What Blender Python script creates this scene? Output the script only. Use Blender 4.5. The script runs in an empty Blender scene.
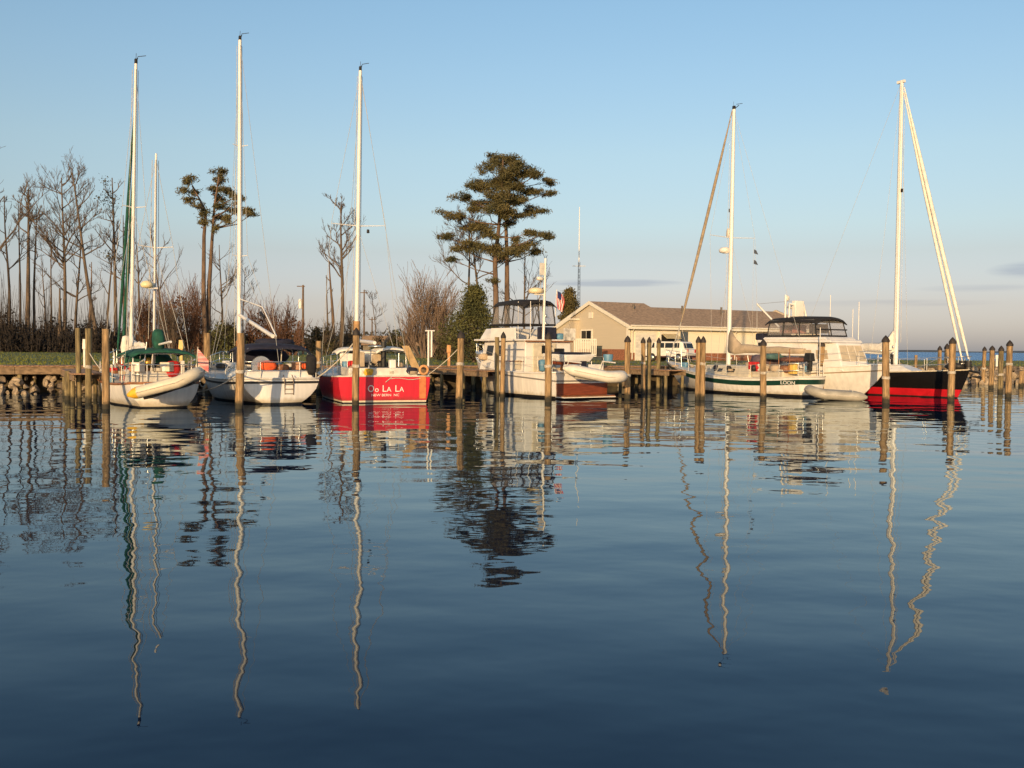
import bpy, math, random
from mathutils import Vector, Matrix
R = math.radians
rnd = random.Random(7)
scene = bpy.context.scene
COL = scene.collection

# ------------------------------------------------------------------ camera
CAM = Vector((0.0, 0.0, 2.0)); FPX = 995.0
PITCH = R(2.07); ROLL = R(0.5)
cam_d = bpy.data.cameras.new("camera"); cam = bpy.data.objects.new("camera", cam_d); COL.objects.link(cam)
cam_d.sensor_width = 36.0; cam_d.lens = FPX / 1024 * 36.0
cam_d.clip_start = 0.1; cam_d.clip_end = 20000
RM = Matrix.Rotation(R(90) - PITCH, 3, 'X') @ Matrix.Rotation(ROLL, 3, 'Z')
cam.location = CAM; cam.rotation_euler = RM.to_euler()
scene.camera = cam

def W(px, py, Y):                     # world point at forward distance Y seen at a photo position
    v = RM @ Vector(((px - 512) / FPX, (384 - py) / FPX, -1.0))
    return CAM + v * (Y / v.y)
def X(px, Y): return W(px, 348, Y).x
def Z(px, py, Y): return W(px, py, Y).z

# ------------------------------------------------------------------ sky, sun, exposure
SUN_AZ = 194.0; SUN_EL = 9.0          # low sun behind the photographer's left shoulder
world = bpy.data.worlds.new("World"); scene.world = world; world.use_nodes = True
nt = world.node_tree; nt.nodes.clear()
def N(t, kind, **kw):
    n = t.nodes.new(kind)
    for k, v in kw.items():
        if k.startswith('i_'):
            n.inputs[int(k[2:])].default_value = v
        else:
            setattr(n, k, v)
    return n
sky = N(nt, 'ShaderNodeTexSky', sky_type='NISHITA', sun_disc=False, sun_elevation=R(SUN_EL), sun_rotation=R(SUN_AZ),
        altitude=0.0, air_density=1.0, dust_density=1.0, ozone_density=1.0)
bg = N(nt, 'ShaderNodeBackground'); out = N(nt, 'ShaderNodeOutputWorld')
geo = N(nt, 'ShaderNodeNewGeometry')
sep = N(nt, 'ShaderNodeSeparateXYZ')
tc = N(nt, 'ShaderNodeTexCoord')
nt.links.new(tc.outputs['Generated'], sep.inputs[0])
# evening air: tint of the sky with height, from rosy grey at the horizon to blue
ramp = N(nt, 'ShaderNodeValToRGB')
SKY_TINT = [(0.0, (1.07, 1.22, 2.42)), (.044, (1.0, .98, 1.58)), (.094, (1.05, .99, 1.24)), (.121, (1.14, 1.13, 1.31)), (.188, (1.29, 1.31, 1.40)), (.261, (1.31, 1.42, 1.54)), (.33, (1.3, 1.49, 1.63)), (1.0, (1.2, 1.4, 1.6))]
SKY_STRENGTH = 0.12
els = ramp.color_ramp.elements
for i, (p, c) in enumerate(SKY_TINT):
    e = els[i] if i < 2 else els.new(p)
    e.position = p; e.color = (*c, 1)
nt.links.new(sep.outputs['Z'], ramp.inputs[0])
mul = N(nt, 'ShaderNodeMixRGB', blend_type='MULTIPLY', i_0=1.0)
nt.links.new(sky.outputs[0], mul.inputs[1]); nt.links.new(ramp.outputs[0], mul.inputs[2])
# thin streaks of cloud low over the horizon
def math_n(op, a=None, b=None, c=None):
    n = N(nt, 'ShaderNodeMath', operation=op)
    for i, v in enumerate((a, b, c)):
        if v is None: continue
        if isinstance(v, (int, float)): n.inputs[i].default_value = v
        else: nt.links.new(v, n.inputs[i])
    return n.outputs[0]
az = math_n('ARCTAN2', sep.outputs['X'], sep.outputs['Y'])
cmb = N(nt, 'ShaderNodeCombineXYZ')
nt.links.new(math_n('MULTIPLY', az, 9.0), cmb.inputs[0]); nt.links.new(math_n('MULTIPLY', sep.outputs['Z'], 130.0), cmb.inputs[1])
cn = N(nt, 'ShaderNodeTexNoise'); cn.inputs['Scale'].default_value = 1.0; cn.inputs['Detail'].default_value = 6.0
nt.links.new(cmb.outputs[0], cn.inputs['Vector'])
def streak(a0, aw, z0, zw):
    u = math_n('DIVIDE', math_n('SUBTRACT', az, a0), aw); v = math_n('DIVIDE', math_n('SUBTRACT', sep.outputs['Z'], z0), zw)
    d = math_n('ADD', math_n('MULTIPLY', u, u), math_n('MULTIPLY', v, v))
    return math_n('SUBTRACT', 1.0, math_n('MULTIPLY', d, 1.0))
s1 = streak(0.50, 0.06, 0.073, 0.010); s2 = streak(0.10, 0.075, 0.0655, 0.0045); s3 = streak(0.36, 0.10, 0.045, 0.004); s4 = streak(0.44,0.06,0.058,0.004)
mx = math_n('MAXIMUM', math_n('MAXIMUM', s1, s2), math_n('MAXIMUM', math_n('MULTIPLY', s3, 0.35), math_n('MULTIPLY', s4, 0.3)))
mask = math_n('MULTIPLY', math_n('MAXIMUM', mx, 0.0), math_n('MULTIPLY', math_n('MAXIMUM', math_n('SUBTRACT', cn.outputs[0], 0.28), 0.0), 3.2))
mask = math_n('MINIMUM', mask, 0.62)
cl = N(nt, 'ShaderNodeMixRGB', blend_type='MULTIPLY'); nt.links.new(mask, cl.inputs[0])
nt.links.new(mul.outputs[0], cl.inputs[1]); cl.inputs[2].default_value = (0.62, 0.66, 0.78, 1)
nt.links.new(cl.outputs[0], bg.inputs[0]); bg.inputs[1].default_value = SKY_STRENGTH
nt.links.new(bg.outputs[0], out.inputs[0])

sd = bpy.data.lights.new("sun", 'SUN'); sun = bpy.data.objects.new("sun", sd); COL.objects.link(sun)
sd.energy = 5.0; sd.angle = R(0.5); sd.color = (1.0, 0.68, 0.345)
tos = Vector((math.sin(R(SUN_AZ)) * math.cos(R(SUN_EL)), math.cos(R(SUN_AZ)) * math.cos(R(SUN_EL)), math.sin(R(SUN_EL))))
sun.rotation_euler = tos.to_track_quat('Z', 'Y').to_euler()
vs = scene.view_settings
vs.view_transform = 'Standard'; vs.look = 'None'; vs.gamma = 1.0; vs.use_curve_mapping = False; vs.exposure = 0.0

# ------------------------------------------------------------------ helpers
MATS = {}
def mat(name, col, rough=0.6, var=0.18, scale=6.0, metal=0.0, stretch=(1, 1, 1), bump=0.0, col2=None, alpha=None, spec=0.5, detail=5.0):
    if name in MATS: return MATS[name]
    m = bpy.data.materials.new(name); m.use_nodes = True; t = m.node_tree
    b = t.nodes['Principled BSDF']
    b.inputs['Roughness'].default_value = rough; b.inputs['Metallic'].default_value = metal
    b.inputs['Specular IOR Level'].default_value = spec
    co = N(t, 'ShaderNodeTexCoord'); mp = N(t, 'ShaderNodeMapping'); mp.inputs['Scale'].default_value = stretch
    t.links.new(co.outputs['Object'], mp.inputs[0])
    no = N(t, 'ShaderNodeTexNoise'); no.inputs['Scale'].default_value = scale; no.inputs['Detail'].default_value = detail
    t.links.new(mp.outputs[0], no.inputs['Vector'])
    rp = N(t, 'ShaderNodeValToRGB')
    c2 = col2 if col2 else tuple(c * (1 - var * 1.6) for c in col)
    rp.color_ramp.elements[0].position = 0.32; rp.color_ramp.elements[1].position = 0.68
    rp.color_ramp.elements[0].color = (*c2, 1); rp.color_ramp.elements[1].color = (*[min(1, c * (1 + var * 0.5)) for c in col], 1)
    t.links.new(no.outputs[0], rp.inputs[0]); t.links.new(rp.outputs[0], b.inputs['Base Color'])
    if bump:
        bp = N(t, 'ShaderNodeBump'); bp.inputs['Distance'].default_value = bump; bp.inputs['Strength'].default_value = 0.7
        t.links.new(no.outputs[0], bp.inputs['Height']); t.links.new(bp.outputs[0], b.inputs['Normal'])
    if alpha is not None: b.inputs['Alpha'].default_value = alpha
    MATS[name] = m
    return m

class MB:
    def __init__(s): s.v = []; s.f = []; s.sm = []
    def add(s, vs, fs, smooth=False, M=None):
        o = len(s.v)
        s.v += [tuple(M @ Vector(p)) if M is not None else tuple(p) for p in vs]
        s.f += [tuple(i + o for i in f) for f in fs]; s.sm += [smooth] * len(fs)
        return s
    def box(s, c, d, M=None, taper=1.0, rz=0.0):
        x, y, z = (k / 2 for k in d); t = taper
        p = [(-x, -y, -z), (x, -y, -z), (x, y, -z), (-x, y, -z), (-x * t, -y * t, z), (x * t, -y * t, z), (x * t, y * t, z), (-x * t, y * t, z)]
        T = Matrix.Translation(c) @ Matrix.Rotation(rz, 4, 'Z')
        if M is not None: T = M @ T
        return s.add(p, [(0, 3, 2, 1), (4, 5, 6, 7), (0, 1, 5, 4), (1, 2, 6, 5), (2, 3, 7, 6), (3, 0, 4, 7)], False, T)
    def hexa(s, p): # 8 points, bottom ring then top ring
        return s.add(p, [(0, 3, 2, 1), (4, 5, 6, 7), (0, 1, 5, 4), (1, 2, 6, 5), (2, 3, 7, 6), (3, 0, 4, 7)])
    def tube(s, pts, r, n=6, cap=True, smooth=True, flat=1.0):
        pts = [Vector(p) for p in pts]; k = len(pts)
        rs = [r] * k if isinstance(r, (int, float)) else r
        vs = []; prev = None
        for i, p in enumerate(pts):
            t = (pts[min(i + 1, k - 1)] - pts[max(i - 1, 0)])
            if t.length < 1e-9: t = Vector((0, 0, 1))
            t.normalize()
            if prev is None:
                a = Vector((0, 0, 1)) if abs(t.z) < 0.9 else Vector((1, 0, 0))
                u = t.cross(a).normalized()
            else:
                u = (prev - t * prev.dot(t))
                u = u.normalized() if u.length > 1e-6 else t.orthogonal().normalized()
            prev = u; w = t.cross(u)
            for j in range(n):
                a = 2 * math.pi * j / n
                vs.append(p + u * (math.cos(a) * rs[i]) + w * (math.sin(a) * rs[i] * flat))
        fs = [(i * n + j, i * n + (j + 1) % n, (i + 1) * n + (j + 1) % n, (i + 1) * n + j) for i in range(k - 1) for j in range(n)]
        s.add(vs, fs, smooth)
        if cap: s.add(vs[:n], [tuple(range(n))[::-1]]); s.add(vs[-n:], [tuple(range(n))])
        return s
    def lathe(s, prof, n=12, M=None, smooth=True):
        vs = [(r * math.cos(2 * math.pi * j / n), r * math.sin(2 * math.pi * j / n), z) for r, z in prof for j in range(n)]
        k = len(prof)
        fs = [(i * n + j, i * n + (j + 1) % n, (i + 1) * n + (j + 1) % n, (i + 1) * n + j) for i in range(k - 1) for j in range(n)]
        s.add(vs, fs, smooth, M)
        s.add(vs[:n], [tuple(range(n))[::-1]], False, M); s.add(vs[-n:], [tuple(range(n))], False, M)
        return s
    def prism(s, poly, a, b, fn):       # polygon extruded between offsets a and b; fn(u, v, w) gives the point
        n = len(poly)
        vs = [fn(u, v, a) for u, v in poly] + [fn(u, v, b) for u, v in poly]
        return s.add(vs, [tuple(range(n))[::-1], tuple(range(n, 2 * n))] + [(i, (i + 1) % n, n + (i + 1) % n, n + i) for i in range(n)])
    def build(s, name, m, parent=None, loc=None, rz=0.0, bevel=0.0, recalc=True):
        me = bpy.data.meshes.new(name); me.from_pydata([tuple(v) for v in s.v], [], s.f); me.update()
        me.polygons.foreach_set('use_smooth', s.sm)
        if recalc:
            import bmesh
            b = bmesh.new(); b.from_mesh(me); bmesh.ops.recalc_face_normals(b, faces=b.faces); b.to_mesh(me); b.free()
        if m: me.materials.append(m)
        o = bpy.data.objects.new(name, me); COL.objects.link(o)
        if parent: o.parent = parent
        if loc is not None: o.location = loc
        o.rotation_euler.z = rz
        if bevel:
            bv = o.modifiers.new('bevel', 'BEVEL'); bv.width = bevel; bv.segments = 2; bv.limit_method = 'ANGLE'
        return o

def tag(o, label=None, cat=None, group=None, kind=None):
    if label: o['label'] = label
    if cat: o['category'] = cat
    if group: o['group'] = group
    if kind: o['kind'] = kind
    return o
def thing(name, label, cat, loc=(0, 0, 0), rz=0.0, group=None):
    o = bpy.data.objects.new(name, None); COL.objects.link(o); o.empty_display_size = 0.2
    o.location = loc; o.rotation_euler.z = rz
    return tag(o, label, cat, group)
def structure(name, mb, m, **kw): return tag(mb.build(name, m, **kw), kind='structure')

# materials
WHITE = mat('white gelcoat', (0.74, 0.71, 0.66), 0.3, 0.08, 2.5)
WHITE2 = mat('weathered white paint', (0.66, 0.62, 0.55), 0.5, 0.14, 4)
CREAM = mat('cream paint', (0.62, 0.55, 0.42), 0.5, 0.12, 4)
ALU = mat('painted aluminium', (0.72, 0.70, 0.66), 0.35, 0.05, 3)
STEEL = mat('stainless steel', (0.6, 0.6, 0.58), 0.25, 0.05, 3, metal=0.8)
WIRE = mat('rigging wire', (0.42, 0.41, 0.38), 0.4, 0.05, 3)
TEAK = mat('teak', (0.30, 0.13, 0.055), 0.5, 0.3, 3, stretch=(1, 8, 1))
MAHOG = mat('varnished mahogany', (0.21, 0.05, 0.02), 0.28, 0.25, 3, stretch=(1, 1, 9))
NAVY = mat('navy canvas', (0.012, 0.014, 0.035), 0.85, 0.3, 5)
BLACKC = mat('black canvas', (0.012, 0.011, 0.013), 0.85, 0.3, 5)
GREENC = mat('green canvas', (0.008, 0.085, 0.055), 0.85, 0.3, 5)
BEIGEC = mat('beige canvas', (0.46, 0.36, 0.25), 0.9, 0.15, 4)
SAILW = mat('white sailcloth', (0.74, 0.70, 0.62), 0.85, 0.12, 5)
DARK = mat('dark rubber', (0.018, 0.017, 0.016), 0.6, 0.3, 5)
WINDOW = mat('dark window glass', (0.015, 0.017, 0.02), 0.08, 0.1, 2)
VINYL = None
BOTTOM = mat('black bottom paint', (0.015, 0.014, 0.014), 0.6, 0.3, 4)
REDH = mat('red hull enamel', (0.62, 0.015, 0.025), 0.25, 0.1, 1.5)
REDB = mat('red bottom paint', (0.55, 0.012, 0.022), 0.4, 0.16, 2)
BLACKH = mat('black hull enamel', (0.009, 0.008, 0.008), 0.12, 0.1, 1.5)
GREENH = mat('green hull stripe', (0.010, 0.045, 0.03), 0.3, 0.15, 2)
ROPE = mat('white rope', (0.55, 0.5, 0.42), 0.9, 0.2, 12)
YELLOW = mat('yellow vinyl', (0.75, 0.42, 0.03), 0.5, 0.12, 6)
ORANGE = mat('orange life vest', (0.75, 0.11, 0.025), 0.7, 0.2, 8)
REDC = mat('red canvas', (0.55, 0.02, 0.02), 0.8, 0.2, 6)
TUBEW = mat('cream inflatable fabric', (0.62, 0.56, 0.44), 0.55, 0.1, 4)
TUBEG = mat('grey inflatable fabric', (0.34, 0.32, 0.27), 0.55, 0.15, 4)
BLUEP = mat('blue plastic', (0.10, 0.24, 0.36), 0.5, 0.12, 6)

def hull_material(name, col, rough, scum):
    # enamel with rain streaks, and a scum line just above the water
    m = mat(name, col, rough, 0.09, 3.0, stretch=(2.2, 2.2, .18), detail=8)
    t = m.node_tree; b = t.nodes['Principled BSDF']; src = b.inputs['Base Color'].links[0].from_socket
    g = N(t, 'ShaderNodeTexCoord'); sp = N(t, 'ShaderNodeSeparateXYZ'); t.links.new(g.outputs['Object'], sp.inputs[0])
    nz = N(t, 'ShaderNodeTexNoise'); nz.inputs['Scale'].default_value = 5; nz.inputs['Detail'].default_value = 8
    t.links.new(g.outputs['Object'], nz.inputs['Vector'])
    ad = N(t, 'ShaderNodeMath', operation='MULTIPLY_ADD'); t.links.new(nz.outputs[0], ad.inputs[0]); ad.inputs[1].default_value = -0.3; t.links.new(sp.outputs[2], ad.inputs[2])
    mr = N(t, 'ShaderNodeMapRange'); t.links.new(ad.outputs[0], mr.inputs[0]); mr.inputs[1].default_value = -.06; mr.inputs[2].default_value = 0.10; mr.inputs[3].default_value = .35
    mx = N(t, 'ShaderNodeMixRGB'); t.links.new(mr.outputs[0], mx.inputs[0]); mx.inputs[1].default_value = (*scum, 1); t.links.new(src, mx.inputs[2])
    t.links.new(mx.outputs[0], b.inputs['Base Color'])
    rr = N(t, 'ShaderNodeMapRange'); t.links.new(nz.outputs[0], rr.inputs[0]); rr.inputs[3].default_value = rough * .7; rr.inputs[4].default_value = rough * 1.7
    t.links.new(rr.outputs[0], b.inputs['Roughness'])
    return m
HWHITE = hull_material('white hull enamel', (0.74, 0.71, 0.66), .3, (.34, .27, .15))
HRED = hull_material('weathered red hull enamel', (0.60, 0.018, 0.036), .3, (.2, .03, .02))
def pile_material(name, col):
    m = mat(name, col, 0.85, 0.45, 5.0, stretch=(3, 3, 0.35), bump=0.02, detail=9)
    t = m.node_tree; b = t.nodes['Principled BSDF']
    src = b.inputs['Base Color'].links[0].from_socket
    g = N(t, 'ShaderNodeTexCoord'); sp = N(t, 'ShaderNodeSeparateXYZ'); t.links.new(g.outputs['Object'], sp.inputs[0])
    nz = N(t, 'ShaderNodeTexNoise'); nz.inputs['Scale'].default_value = 9; t.links.new(g.outputs['Object'], nz.inputs['Vector'])
    ad = N(t, 'ShaderNodeMath', operation='MULTIPLY_ADD'); t.links.new(nz.outputs[0], ad.inputs[0]); ad.inputs[1].default_value = -0.25; t.links.new(sp.outputs[2], ad.inputs[2])
    mr = N(t, 'ShaderNodeMapRange'); t.links.new(ad.outputs[0], mr.inputs[0]); mr.inputs[1].default_value = 0.02; mr.inputs[2].default_value = 0.14
    mx = N(t, 'ShaderNodeMixRGB'); t.links.new(mr.outputs[0], mx.inputs[0]); mx.inputs[1].default_value = (0.035, 0.03, 0.018, 1)
    t.links.new(src, mx.inputs[2]); t.links.new(mx.outputs[0], b.inputs['Base Color'])
    return m
PILE = pile_material('weathered pile wood', (0.36, 0.235, 0.115))
PILE2 = pile_material('greenish pile wood', (0.24, 0.185, 0.09))
PLANK = mat('dock planks', (0.36, 0.21, 0.12), 0.85, 0.3, 3, stretch=(6, 1, 1), bump=0.01)
BEAM = mat('pale dock timber', (0.25, 0.17, 0.10), 0.85, 0.3, 2, stretch=(1, 5, 5), bump=0.01)

# ------------------------------------------------------------------ water, land, far shore
def water_material(name, amp, tint, sc=1.0, ior=1.26, rough=0.012):
    # a clean surface: Fresnel-weighted reflection over dark water
    m = bpy.data.materials.new(name); m.use_nodes = True; t = m.node_tree; t.nodes.clear()
    o = N(t, 'ShaderNodeOutputMaterial'); mx = N(t, 'ShaderNodeMixShader'); fr = N(t, 'ShaderNodeFresnel'); fr.inputs['IOR'].default_value = ior
    df = N(t, 'ShaderNodeBsdfDiffuse'); df.inputs[0].default_value = (*tint, 1); b = N(t, 'ShaderNodeBsdfGlossy'); b.inputs['Color'].default_value = (.85, .95, 1, 1); b.inputs['Roughness'].default_value = rough
    t.links.new(fr.outputs[0], mx.inputs[0]); t.links.new(df.outputs[0], mx.inputs[1]); t.links.new(b.outputs[0], mx.inputs[2]); t.links.new(mx.outputs[0], o.inputs[0])
    co = N(t, 'ShaderNodeTexCoord')
    prev = None
    for sx, sy, rot, dist, det in ((0.12, 0.20, 0.5, 0.045, 1.0), (0.50, 0.80, -0.35, 0.024, 1.0), (1.5, 2.0, 0.25, 0.0042, 2.0), (4.0, 5.0, -0.4, 0.0007, 1.0)):
        mp = N(t, 'ShaderNodeMapping'); mp.inputs['Scale'].default_value = (sx * sc, sy * sc, 1); mp.inputs['Rotation'].default_value = (0, 0, rot)
        t.links.new(co.outputs['Object'], mp.inputs[0])
        no = N(t, 'ShaderNodeTexNoise'); no.inputs['Scale'].default_value = 1.0; no.inputs['Detail'].default_value = det; no.inputs['Roughness'].default_value = 0.4
        t.links.new(mp.outputs[0], no.inputs['Vector'])
        bp = N(t, 'ShaderNodeBump'); bp.inputs['Distance'].default_value = dist * amp; bp.inputs['Strength'].default_value = 1.0
        if 'Filter Width' in bp.inputs: bp.inputs['Filter Width'].default_value = 0.1
        t.links.new(no.outputs[0], bp.inputs['Height'])
        if prev: t.links.new(prev, bp.inputs['Normal'])
        prev = bp.outputs[0]
    t.links.new(prev, b.inputs['Normal']); t.links.new(prev, fr.inputs['Normal'])
    return m
structure('water', MB().add([(-1500, -60, 0), (1500, -60, 0), (1500, 90, 0), (-1500, 90, 0)], [(0, 1, 2, 3)]), water_material('harbour water', 1.0, (0.0005, 0.009, 0.032)))
structure('bay', MB().add([(-3000, 88, 0.004), (9000, 88, 0.004), (9000, 9000, 0.004), (-3000, 9000, 0.004)], [(0, 1, 2, 3)]), water_material('open bay water', 55.0, (0.035, 0.15, 0.36), 0.6, 1.2, 0.3))

GZ = 1.08
def quay(x):
    if x < -26: return 37.3 - 0.02 * (x + 26)
    if x > 34: return 64.3 + 0.12 * (x - 34)
    return 49 + 0.45 * x
GRASS = mat('mown grass', (0.135, 0.145, 0.022), 0.9, 0.4, 0.35, bump=0.03, col2=(0.07, 0.088, 0.014), detail=10)
DIRT = mat('bank earth', (0.10, 0.075, 0.045), 0.95, 0.3, 1.5, bump=0.05)
edge = [(x, quay(x) + 1.9) for x in (-900, -300, -100, -60, -40, -26, -18, -10, 0, 10, 20, 28, 34, 60, 120, 200)]
outline = edge + [(200, 112), (90, 106), (55, 110), (30, 104), (400, 1500), (-2500, 1500), (-2500, 60)]
lb = MB(); n = len(outline)
lb.add([(x, y, GZ) for x, y in outline], [tuple(range(n))])
structure('lawn', lb, GRASS, recalc=False)
bk = MB()
for i in range(n):
    (x0, y0), (x1, y1) = outline[i], outline[(i + 1) % n]
    bk.add([(x0, y0, GZ - 0.004), (x1, y1, GZ - 0.004), (x1, y1 - 0.9, -1), (x0, y0 - 0.9, -1)], [(0, 1, 2, 3)])
structure('bank', bk, DIRT)
# drive in front of the house
dr = MB().add([(6, 66, GZ + 0.006), (30, 76, GZ + 0.006), (29, 80, GZ + 0.006), (5, 69, GZ + 0.006)], [(0, 1, 2, 3)])
structure('path', dr, mat('gravel drive', (0.23, 0.19, 0.14), 0.95, 0.2, 3))

gb = MB()
for i in range(26000):
    y = 41 + 70 * rnd.random() ** 1.6; x = (rnd.random() * 1.16 - 0.58) * y
    if y < quay(x) + 2.0 or (7 < x < 30 and 78 < y): continue
    h = rnd.uniform(0.04, 0.12); a = rnd.uniform(0, 6.28); w = rnd.uniform(0.015, 0.04)
    dx, dy = math.cos(a) * w, math.sin(a) * w
    gb.add([(x - dx, y - dy, GZ), (x + dx, y + dy, GZ), (x + rnd.uniform(-.05, .05), y + rnd.uniform(-.05, .05), GZ + h)], [(0, 1, 2)])
tag(gb.build('grass', mat('grass blades', (0.145, 0.16, 0.022), 0.9, 0.4, 0.6), recalc=False), 'short green grass across the waterside lawn', 'grass', kind='stuff')

# far shore beyond the bay
fb = MB(); p0 = None
for i in range(161):
    x = 100 + i * 32.0; y = 3600 + 300 * math.sin(i * 0.05); h = 7 + 3.0 * math.sin(i * 0.21) + 2.2 * math.sin(i * 0.67 + 1) + rnd.uniform(-1, 1)
    cur = ((x, y, -1), (x, y + 30, max(4, h)), (x, y + 200, max(4, h)))
    if p0: fb.add([*p0, *cur], [(0, 3, 4, 1), (1, 4, 5, 2)], True)
    p0 = cur
structure('hills', fb, mat('haze-tinted wooded shore', (0.09, 0.11, 0.13), 0.95, 0.2, 0.02), recalc=False)  # bluish tone puts the haze of distance into the shore's colour

# boardwalk along the bank
bw = thing('boardwalk', 'long timber boardwalk running along the bank behind the moored boats', 'boardwalk')
xs = [-46 + i * 2.0 for i in range(34)]
dk = MB(); f1 = MB(); f2 = MB()
for i in range(len(xs) - 1):
    a, b = xs[i], xs[i + 1]; ya, yb = quay(a), quay(b)
    k = 12
    for j in range(k):
        t0 = (j + 0.03) / k; t1 = (j + 0.97) / k
        xa, xb = a + (b - a) * t0, a + (b - a) * t1; y0, y1 = ya + (yb - ya) * t0, ya + (yb - ya) * t1
        z = GZ + 0.04 + rnd.uniform(-.006, .006)
        dk.hexa([(xa, y0 - .06, z - .045), (xb, y1 - .06, z - .045), (xb - .5, y1 + 1.75, z - .045), (xa - .5, y0 + 1.75, z - .045),
                 (xa, y0 - .06, z), (xb, y1 - .06, z), (xb - .5, y1 + 1.75, z), (xa - .5, y0 + 1.75, z)])
    for mb_, off in ((f1, 0.0), (f2, 1.2)):
        mb_.hexa([(a + .01, ya + off, GZ - .31), (b - .01, yb + off, GZ - .31), (b - .01, yb + .06 + off, GZ - .31), (a + .01, ya + .06 + off, GZ - .31),
                  (a + .01, ya + off, GZ - .02), (b - .01, yb + off, GZ - .02), (b - .01, yb + .06 + off, GZ - .02), (a + .01, ya + .06 + off, GZ - .02)])
dk.build('deck', PLANK, bw); f1.build('front_beam', BEAM, bw); f2.build('rear_beam', BEAM, bw)
for i in range(1, len(xs) - 1, 1):
    x = xs[i] + 0.1
    for off in (0.17, 1.35):
        MB().tube([(x, quay(x) + off, -1), (x, quay(x) + off, GZ - .32)], 0.10, 8).build('leg', PILE2, bw)

def pier(x0, y0, x1, y1, w, z, label):
    t = thing('finger_pier', label, 'pier')
    d = Vector((x1 - x0, y1 - y0, 0)); L = d.length; d.normalize(); s = Vector((-d.y, d.x, 0))
    m = MB(); k = int(L / 0.16)
    for j in range(k):
        c = Vector((x0, y0, z)) + d * ((j + .5) * L / k)
        m.box(c, (w, L / k * .93, .045), rz=math.atan2(d.y, d.x) - math.pi / 2)
    m.build('deck', PLANK, t)
    for q in (-1, 1):
        p = Vector((x0, y0, z - .14)) + s * q * (w / 2 - .05); e = p + d * L
        MB().box((p + e) / 2, (.05, L, .2), rz=math.atan2(d.y, d.x) - math.pi / 2).build('side_beam', BEAM, t)
        for f in (0.3, 0.65, 0.96):
            g = p + d * L * f
            MB().tube([(g.x, g.y, -1), (g.x, g.y, z - .25)], .08, 8).build('leg', PILE2, t)
    return t
pier(-18.0, 40.8, -14.6, 34.2, 1.0, 0.98, 'narrow finger pier left of the green-trimmed ketch')
pier(-3.7, 47.2, -0.6, 41.9, 1.1, 1.02, 'narrow finger pier between the red sailboat and the trawler yacht')
pier(5.0, 51.0, 7.7, 46.4, 1.1, 1.02, 'narrow finger pier off the bow of the green-striped sloop')

# ------------------------------------------------------------------ boulders
STONE = mat('pale riprap stone', (0.40, 0.31, 0.21), 0.9, 0.4, 4, bump=0.03)
STONE2 = mat('dark riprap stone', (0.17, 0.13, 0.095), 0.9, 0.35, 4, bump=0.03)
def rock_mesh(seed, m):
    import bmesh
    r_ = random.Random(seed); b = bmesh.new(); bmesh.ops.create_icosphere(b, subdivisions=2, radius=0.5)
    from mathutils import noise
    cuts = [(Vector((r_.gauss(0, 1), r_.gauss(0, 1), r_.gauss(0, 1))).normalized(), r_.uniform(.22, .40)) for _ in range(8)]
    for v in b.verts:
        for nrm, dd in cuts:
            e = v.co.dot(nrm) - dd
            if e > 0: v.co -= nrm * e
        v.co *= 1 + 0.07 * noise.noise(v.co * 3 + Vector((seed * 3.1, 0, 0)))
    me = bpy.data.meshes.new('boulder'); b.to_mesh(me); b.free(); me.materials.append(m)
    return me
RM1 = [rock_mesh(i, STONE) for i in range(6)]; RM2 = [rock_mesh(10 + i, STONE2) for i in range(4)]
def boulder(x, y, z, s, label, group, dark=0.2):
    o = bpy.data.objects.new('boulder', rnd.choice(RM2 if rnd.random() < dark else RM1)); COL.objects.link(o)
    o.location = (x, y, z); o.rotation_euler = (rnd.uniform(0, 6), rnd.uniform(0, 6), rnd.uniform(0, 6))
    o.scale = (s * rnd.uniform(.8, 1.3), s * rnd.uniform(.8, 1.2), s * rnd.uniform(.7, 1))
    tag(o, label, 'boulder', group)
for row, (off, z, s0) in enumerate(((-0.6, 0.0, .42), (-0.3, .12, .42), (0.0, .26, .4), (.3, .38, .4), (.6, .5, .38), (.9, .62, .38))):
    x = -24.0 + rnd.uniform(0, .4)
    while x < -12.8:
        dj = rnd.uniform(-.28, .28); boulder(x, quay(x) + off - .2 + dj, z + dj * .4 + rnd.uniform(-.09, .07), s0 * rnd.choice([.5, .7, .9, 1.1, 1.5]), 'tan riprap boulder heaped under the boardwalk at far left', 'boulders under the left boardwalk')
        x += rnd.uniform(.3, .55)
for x in [-11.5 + i * 1.15 for i in range(27)]:
    boulder(x, quay(x) + .5 + rnd.uniform(-.2, .2), .1 + rnd.uniform(-.1, .2), rnd.uniform(.5, .8), 'shaded riprap boulder at the waterline behind the moored boats', 'boulders behind the boats', .6)
for row, (off, z, s0) in enumerate(((-0.9, .02, .75), (-0.25, .3, .7), (.45, .58, .7), (1.1, .85, .6))):
    x = 22.2 + rnd.uniform(0, .4)
    while x < 36:
        boulder(x, quay(x) + off + rnd.uniform(-.15, .15), z + rnd.uniform(-.06, .08), s0 * rnd.uniform(.75, 1.3), 'tan riprap boulder on the shore at far right', 'boulders on the right shore', .25)
        x += rnd.uniform(.5, .95)

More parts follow.
